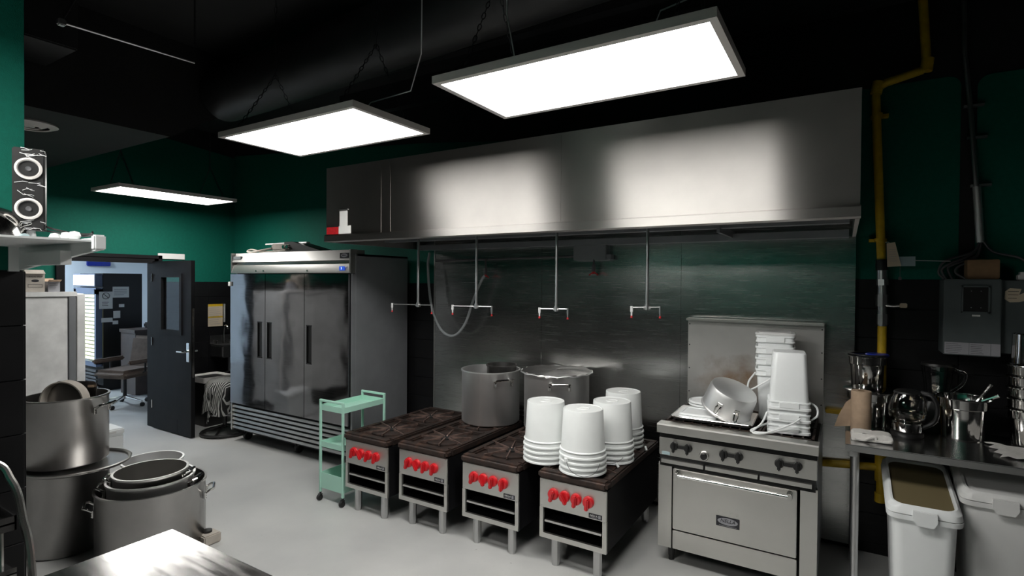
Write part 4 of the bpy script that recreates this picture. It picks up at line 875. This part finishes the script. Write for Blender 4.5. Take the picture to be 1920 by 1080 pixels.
MB().box(-.12, .2, -4.5, -3.74, 1.06, 1.066).box(-.12, .2, -3.745, -3.74, 1.04, 1.085).box(.195, .2, -4.5, -3.74, 1.04, 1.085).build('upper_shelf', 'darksteel', t, True)
MB().box(-.12, .2, -4.5, -3.74, .9, .905).box(.195, .2, -4.5, -3.74, .88, .92).build('lower_shelf', 'darksteel', t, True)
MB().tube([(.14, -3.76, 1.05), (.14, -3.76, .9)], .006, 6).build('strut', 'rail', t, True)
for x, y in ((.27, -3.7), (-.1, -3.75)): MB().cyl((x-.012, y, .04), (x+.012, y, .04), .04, n=16).build('caster', 'rubber', t, True)
SZ = 1.955
t = thing('wall_shelf', 'white bracketed wall shelf with wire edge high on the green wall', 'shelf', (-.157, -3.7, SZ))
MB().box(-.15, .46, -4.6, -3.62, SZ-.006, SZ).build('shelf_board', 'white2', t, True)
MB().prism([(-.15, SZ-.006), (.5, SZ+.008), (.5, SZ-.03), (-.15, SZ-.09)], 'y', -3.632, -3.618).build('end_bracket', 'white2', t, True)
MB().box(-.02, .16, -3.634, -3.632, SZ-.04, SZ-.034).build('bracket_print', 'greyprint', t, True)
MB().box(.0, .3, -3.66, -3.63, SZ-.075, SZ-.03).build('inner_bracket', 'white2', t, True)
MB().box(-.157, -.145, -3.66, -3.63, SZ-.095, SZ+.02).build('upright', 'white2', t, True)
MB().box(.478, .503, -3.645, -3.614, SZ-.032, SZ+.014, .004).build('corner_cap', 'white2', t, True)
m = MB()
for z in (SZ+.028, SZ+.003): m.tube([(.46, -4.6, z), (.46, -3.95, z)], .004, 6)
for y in [-4.6+.035*i for i in range(19)]: m.tube([(.46, y, SZ+.003), (.46, y, SZ+.028)], .0022, 5)
m.build('wire_edge', 'white2', t, True)
for i, (x, y) in enumerate(((.2, -3.64), (.29, -3.64), (.35, -3.64))):
    tag(solo(MB().lathe([(0, 0), (.012, .001), (.017, .012), (.012, .024), (0, .027)], n=16), 'shelf_bulb', 'white2', ['white bulb on the shelf nearest the speaker', 'middle white bulb on the shelf edge', 'white bulb on the shelf farthest from the speaker'][i], 'bulb'), ['white bulb on the shelf nearest the speaker', 'middle white bulb on the shelf edge', 'white bulb on the shelf farthest from the speaker'][i], 'bulb', 'bulbs on the shelf').location = (x, y, SZ+.004)
# speaker tower wrapped in film
t = thing('speaker_tower', 'black two-driver speaker tower wrapped in plastic film on the shelf', 'speaker', (.037, -3.655, SZ+.045), 1.2)
MB().box(-.042, .042, -.04, .04, 0, .275, .004).build('cabinet', 'blackpl', t)
Rk2 = Matrix.Rotation(PI/2, 4, 'X')
for z in (.07, .205):
    d_ = MB().lathe([(.027, .004), (.03, .01), (.036, .008), (.036, 0), (.027, 0)], n=32, mat=Matrix.Translation((0, -.04, z)) @ Rk2).build('driver_ring', 'frame', t)
    MB().lathe([(0, .002), (.007, .004), (.009, .0), (.022, -.004), (.028, .003), (.028, -.006), (0, -.006)], n=28, mat=Matrix.Translation((0, -.04, z)) @ Rk2).build('cone', 'cable', d_)
m = MB()
for z0, z1 in ((.245, .275), (.115, .16), (.0, .03)):
    for k in range(9):
        a_ = (random.uniform(-.04, .03), -.0415, random.uniform(z0, z1)); b_ = (a_[0]+random.uniform(.008, .025), -.0425, a_[2]+random.uniform(-.008, .008)); c_ = (min(.041, b_[0]+random.uniform(.004, .015)), -.0415, b_[2]+random.uniform(-.006, .006)); m.tube([a_, b_, c_], .0011, 4)
m.build('film_wrinkle', 'potlight', t)['kind'] = 'stuff'
MB().lathe([(0, -.03), (.018, -.03), (.014, 0), (0, 0)], n=20).build('foot', 'white2', t)
t = thing('router_base', 'flat white device with a dark slot under the speaker tower', 'device', (.1, -3.68, SZ+.001), .2)
MB().box(-.17, .03, -.05, .04, 0, .018, .004).build('device_case', 'white2', t); MB().box(-.1, -.05, -.0512, -.049, .005, .013).build('slot', 'blackpl', t); MB().cyl((.03, -.03, .012), (.045, -.03, .012), .014, n=14).build('button_end', 'bluetag', t)
tag(MB().tube(bez([(.0, -3.61, SZ+.07), (.12, -3.62, SZ+.05), (.26, -3.61, SZ+.03), (.38, -3.61, SZ+.022), (.45, -3.63, SZ+.024)], 6), .0035, 5).build('black_cable', 'blackpl'), 'black cable lying along the back of the shelf', 'cable')
tag(MB().tube(bez([(.0, -3.6, SZ+.05), (.16, -3.61, SZ+.035), (.3, -3.6, SZ+.02), (.44, -3.62, SZ+.016)], 6), .003, 5).build('grey_cable', 'cable'), 'dark grey cable beside the black one on the shelf', 'cable')
t = thing('steel_bowl', 'polished steel mixing bowl upside down on the wire shelf', 'bowl', (-.01, -3.79, SZ+.001))
MB().lathe([(0, .13), (.05, .127), (.1, .105), (.135, .06), (.148, .008), (.16, .004), (.16, 0), (.144, 0), (.13, .06), (.096, .1), (.05, .122), (0, .125)], n=40).build('bowl_body', 'chrome', t); MB().lathe([(.154, -.001), (.162, .0), (.162, .006), (.154, .006)], n=40).build('bowl_rim', 'chrome', t)

# ================================================================== UPRIGHT CABINET AND WHAT STANDS ON IT
t = thing('upright_cabinet', 'tall white upright cabinet beside the office doorway', 'cabinet', (-4.45, -2.4, 0))
MB().box(-4.8, -4.24, -3.1, -1.93, .1, 1.68).build('body', 'cabwhite', t, True)
MB().box(-4.26, -4.2, -3.1, -2.0, 1.655, 1.7).build('top_trim', 'cabwhite', t, True); MB().box(-4.26, -4.2, -2.0, -1.93, .1, 1.675, .004).build('corner_post', 'cabwhite', t, True)
for a, b in ((-3.07, -2.56), (-2.55, -2.075)):
    d_ = MB().box(-4.24, -4.205, a, b, .22, 1.64, .006).build('door', 'cabwhite', t, True)
MB().box(-4.24, -4.2, -2.068, -2.008, .1, 1.65, .004).build('door_post', 'fridgeside', t, True); MB().box(-4.75, -4.26, -3.1, -1.95, 0, .1).build('plinth', 'blackpl', t, True); MB().box(-4.235, -4.21, -3.08, -2.08, .11, .2).build('kick_grille', 'blackpl', t, True)
t = thing('wrap_carton', 'tall beige carton printed with a bowl on the upright cabinet', 'carton', (-4.3, -2.32, 1.7))
MB().box(-.12, .06, -.075, .075, 0, .195, .003).build('carton_body', 'beigecard', t); m = MB(); m.prism([(.06, .195), (.075, .175), (.078, .178), (.02, .215), (-.12, .2)], 'y', -.075, .075); m.build('carton_flap', 'beigecard', t)
text('CRYSTAL WRAP', .016, (.0612, 0, .147), 'print', t, '+x'); MB().lathe([(0, 0), (.03, 0), (.03, .001), (0, .001)], n=20, mat=Matrix.Translation((.06, 0, .108)) @ Matrix.Diagonal((1, 1, .45, 1)) @ Matrix.Rotation(PI/2, 4, 'Y')).build('bowl_print', 'print', t)
MB().box(.06, .0608, -.055, .055, .044, .047).box(.06, .0608, -.055, .055, .072, .075).box(.06, .0608, -.055, -.052, .044, .075).box(.06, .0608, .052, .055, .044, .075).build('print_frame', 'print', t)
t = thing('small_carton', 'small open grey carton beside the tall carton on the cabinet', 'carton', (-4.3, -2.17, 1.7))
MB().box(-.1, .05, -.048, .048, 0, .1, .002).build('carton_body', 'greyprint', t); m = MB(); m.prism([(.05, .1), (.09, .118), (.09, .12), (.048, .103)], 'y', -.05, .05); m.prism([(-.1, .1), (-.12, .13), (-.118, .132), (-.098, .102)], 'y', -.05, .05); m.build('carton_flaps', 'kraft', t)
lines(t, -.038, .03, .02, .09, 4, .0505, 'cable', .004, False, '+x')
# white cool box on the floor
t = thing('cool_box', 'small white lidded cool box on the floor behind the stacked pots', 'cool box', (-3.93, -1.9, 0)); MB().box(-.15, .13, -.25, .15, 0, .26, .012).build('box_body', 'white2', t); MB().box(-.156, .136, -.256, .156, .262, .325, .012).build('box_lid', 'white2', t); MB().box(.13, .14, -.1, .08, .285, .305, .003).build('lid_grip', 'offwhite', t)

# ================================================================== BY THE DOOR: sign, poster, sink, stool
tag(MB().box(-4.846, -4.83, -.94, -.62, 2.085, 2.155, .003).build('white_notice', 'paper'), 'blank white sign on the green wall above the open door', 'sign')
t = thing('wall_poster', 'yellow and white safety poster on the black tile wall', 'poster', (-4.83, -.22, 1.2)); MB().box(-.004, .0, -.1, .1, 0, .3).build('sheet', 'cream', t); [MB().box(0, .0008, -.1, .1, a_, b_).build('yellow_band', 'yellow', t) for a_, b_ in ((.27, .3), (.115, .135))]; lines(t, -.085, .085, .02, .26, 9, .0008, 'greyprint', .005, False, '+x'); MB().box(-.006, .02, .11, .13, .05, .3, .004).build('edge_holder', 'potlight', t)
t = thing('hand_sink', 'dark wall-mounted hand sink with gooseneck tap beside the refrigerator', 'sink', (-4.83, -.1, .8))
MB().box(0, .3, -.2, .14, 0, .16, .015).build('basin', 'darksteel', t); MB().box(.03, .27, -.17, .11, .155, .162).build('bowl', 'void', t); MB().box(0, .012, -.2, .14, .16, .28, .003).build('splash', 'darksteel', t)
MB().tube(bez([(.03, -.02, .16), (.03, -.02, .34), (.05, -.02, .4), (.1, -.02, .405), (.125, -.02, .36)], 6), .009, 8).build('tap_spout', 'chrome', t)
for y in (-.12, .06): MB().cyl((.03, y, .16), (.03, y, .2), .014, n=10).cyl((.03, y, .2), (.06, y, .205), .007, n=8).build('tap_handle', 'chrome', t)
MB().tube([(.15, -.02, 0), (.15, -.02, -.2), (.03, -.02, -.25)], .016, 8).build('drain', 'galv', t)
t = thing('stool', 'black stool with a ring foot rest standing beside the refrigerator', 'stool', (-3.86, -.66, 0))
MB().tube([(.25*math.cos(2*PI*k/36), .25*math.sin(2*PI*k/36), .025) for k in range(36)], .018, 8, closed=True).build('foot_ring', 'blackpl', t)
for k in range(5): a = 2*PI*k/5+.3; MB().tube([(.25*math.cos(a), .25*math.sin(a), .03), (.03*math.cos(a), .03*math.sin(a), .1)], .013, 8).build('spoke', 'blackpl', t)
MB().cyl((0, 0, .08), (0, 0, .6), .025, n=12).build('column', 'blackpl', t); MB().lathe([(0, .62), (.16, .62), (.18, .6), (.18, .58), (0, .57)], n=28).build('seat', 'blackpl', t); MB().tube([(.17*math.cos(2*PI*k/28), .17*math.sin(2*PI*k/28), .25) for k in range(28)], .01, 6, closed=True).build('upper_ring', 'galv', t)
t = thing('striped_apron', 'black and white striped apron thrown over the stool', 'apron', (-3.86, -.66, .625)); m = MB(); n = 36; rows = []
for i, (r_, z_) in enumerate(((0, .03), (.1, .028), (.17, .012), (.205, -.05), (.22, -.13), (.215, -.22), (.22, -.28))):
    rows.append([((r_+.02*math.sin(k*1.1+i)*(i > 2))*math.cos(2*PI*k/n)*1.1, (r_+.02*math.sin(k*1.1+i)*(i > 2))*math.sin(2*PI*k/n), z_+(.03*math.sin(k*.7+1) + .05*math.sin(k*.17))*(i > 3)*(i-3)/2) for k in range(n)])
for a_, b_ in zip(rows, rows[1:]):
    for k in range(n): m.quad(a_[k], a_[(k+1) % n], b_[(k+1) % n], b_[k])
bmesh.ops.remove_doubles(m.bm, verts=m.bm.verts[:], dist=.0002); m.build('drape', 'stripe', t, ang=80); MB().tube(bez([(.05, -.225, -.1), (.07, -.235, -.3), (.05, -.24, -.45), (.1, -.23, -.3), (.12, -.22, -.1)], 6), .006, 6).build('apron_tie', 'stripe', t)
t = thing('waste_bin', 'dark bin with white bag top between the door and the stool', 'bin', (-4.45, -.5, 0)); MB().loft([rrect(-.14, .14, -.14, .14, .03, 0), rrect(-.17, .17, -.17, .17, .03, .6)]).build('bin_body', 'blackpl', t); m = MB(); m.loft([rrect(-.18, .18, -.18, .18, .03, .55), rrect(-.185, .185, -.185, .185, .03, .62), rrect(-.15, .15, -.15, .15, .03, .6)], caps=False); m.build('bag_edge', 'cloth', t)
t = thing('green_bottle', 'green and white handled detergent jug on the floor behind the stool', 'jug', (-4.3, -.42-.55, 0)); t.location = (-4.1, -.28, 0); MB().loft([rrect(-.09, .09, -.06, .06, .03, 0), rrect(-.09, .09, -.06, .06, .03, .16), rrect(-.05, .05, -.04, .04, .02, .24)]).build('jug_body', 'green', t); MB().tube(bez([(-.06, -.03, .22), (-.04, -.03, .3), (.04, -.03, .3), (.06, -.03, .22)], 5), .012, 8).build('jug_handle', 'white2', t)

# ================================================================== OFFICE BEYOND THE DOORWAY
t = thing('drinks_cooler', 'black glass-door drinks cooler with lit sign in the office', 'cooler', (-8.3, -.1, 0))
MB().box(-8.72, -7.86, -.33, .24, .08, 1.92).build('cabinet', 'blackpl', t, True); MB().box(-8.72, -7.86, -.4, .2, 0, .08).build('plinth', 'blackpl', t, True)
MB().box(-8.7, -7.88, -.44, -.33, 1.7, 1.91, .006).build('sign_box', 'coolblue', t, True); MB().box(-8.68, -7.9, -.443, -.44, 1.72, 1.89).build('sign_face', 'sign', t, True)
MB().box(-8.7, -8.62, -.43, -.34, .44, 1.66).box(-7.93, -7.87, -.43, -.34, .44, 1.66).box(-8.7, -7.87, -.43, -.34, 1.58, 1.68).box(-8.7, -7.87, -.43, -.34, .4, .48).build('door_frame', 'coolblue', t, True); MB().box(-8.62, -7.93, -.4, -.395, .48, 1.58).build('door_glass', 'glass', t, True)
for i in range(17): MB().box(-8.6, -7.95, -.385, -.36, .5+i*.064, .5+i*.064+.04).build('lit_shelf', 'bottle', t, True)
for i in range(5): MB().box(-8.69, -7.88, -.43, -.4, .1+i*.055, .13+i*.055).build('grille_slat', 'cable', t, True)
for i, (y0, y1, z0, z1) in enumerate(((-.39, -.2, 1.34, 1.62), (-.2, .04, 1.52, 1.7), (-.36, -.2, 1.12, 1.19), (-.19, -.09, 1.18, 1.3), (-.11, -.03, 1.36, 1.41), (-.2, -.12, 1.08, 1.14))):
    o = MB().box(-7.858, -7.856, y0, y1, z0, z1).build('paper_notice', 'paper'); tag(o, ['notice with a prohibition circle taped to the drinks cooler side', 'wide printed sheet taped high on the drinks cooler side', 'torn paper scrap below the prohibition notice', 'blank note beside the torn scrap on the cooler', 'small note under the wide printed sheet', 'lowest small note on the drinks cooler side'][i], 'notice', 'papers on the drinks cooler')
    if i == 0:
        MB().tube([(-7.8555, -.295+.05*math.cos(2*PI*k/24), 1.55+.05*math.sin(2*PI*k/24)) for k in range(24)], .005, 4, closed=True).tube([(-7.8555, -.33, 1.585), (-7.8555, -.26, 1.515)], .005, 4).build('circle_mark', 'print', o); lines(o, -.35, -.24, 1.38, 1.46, 3, -7.856, 'print', .008, False, '+x')
    if i == 1: lines(o, -.18, .02, 1.55, 1.67, 4, -7.856, 'greyprint', .01, False, '+x')
t = thing('office_desk', 'dark brown office desk panel behind the armchair', 'desk', (-7.2, 0, 0)); MB().box(-7.5, -7.0, -.25, .9, .98, 1.03).build('desk_top', 'wood', t, True); MB().box(-7.06, -7.02, -.23, .88, 0, .98).build('front_board', 'wood', t, True); MB().box(-7.5, -7.06, -.23, -.19, 0, .98).build('end_board', 'wood', t, True)
tag(MB().box(-7.4, -7.1, .05, .4, 1.031, 1.12, .02).build('desk_phone', 'blackpl'), 'black machine standing on the brown office desk', 'machine')
t = thing('office_chair', 'taupe office armchair on a chrome star base', 'chair', (-6.45, -.62, 0), .35)
for k in range(5):
    a = 2*PI*k/5; MB().tube([(0, 0, .13), (.3*math.cos(a), .3*math.sin(a), .075)], [.02, .012], 8).build('base_arm', 'chrome', t); MB().cyl((.3*math.cos(a)-.015, .3*math.sin(a), .03), (.3*math.cos(a)+.015, .3*math.sin(a), .03), .03, n=14).build('caster', 'rubber', t)
MB().cyl((0, 0, .1), (0, 0, .42), .025, n=12).build('column', 'blackpl', t); MB().box(-.27, .27, -.27, .27, .42, .54, .05, 3).build('seat', 'chairfab', t)
m = MB(); m.box(-.26, .26, .2, .32, .45, 1.02, .045, 3); m.bm.transform(Matrix.Rotation(-.15, 4, 'X')); m.build('backrest', 'chairfab', t)
for s in (-1, 1): MB().box(s*.3-.035, s*.3+.035, -.22, .26, .62, .68, .02, 2).build('armrest', 'chairfab', t); MB().tube([(s*.26, .05, .48), (s*.3, .05, .5), (s*.3, .05, .63)], .014, 8).build('arm_post', 'blackpl', t)
tag(MB().box(-9.65, -9.6, .1, .48, 2.07, 2.17, .01).build('blue_sign', 'bluepl'), 'blue sign hanging on the office wall above the cooler', 'sign')
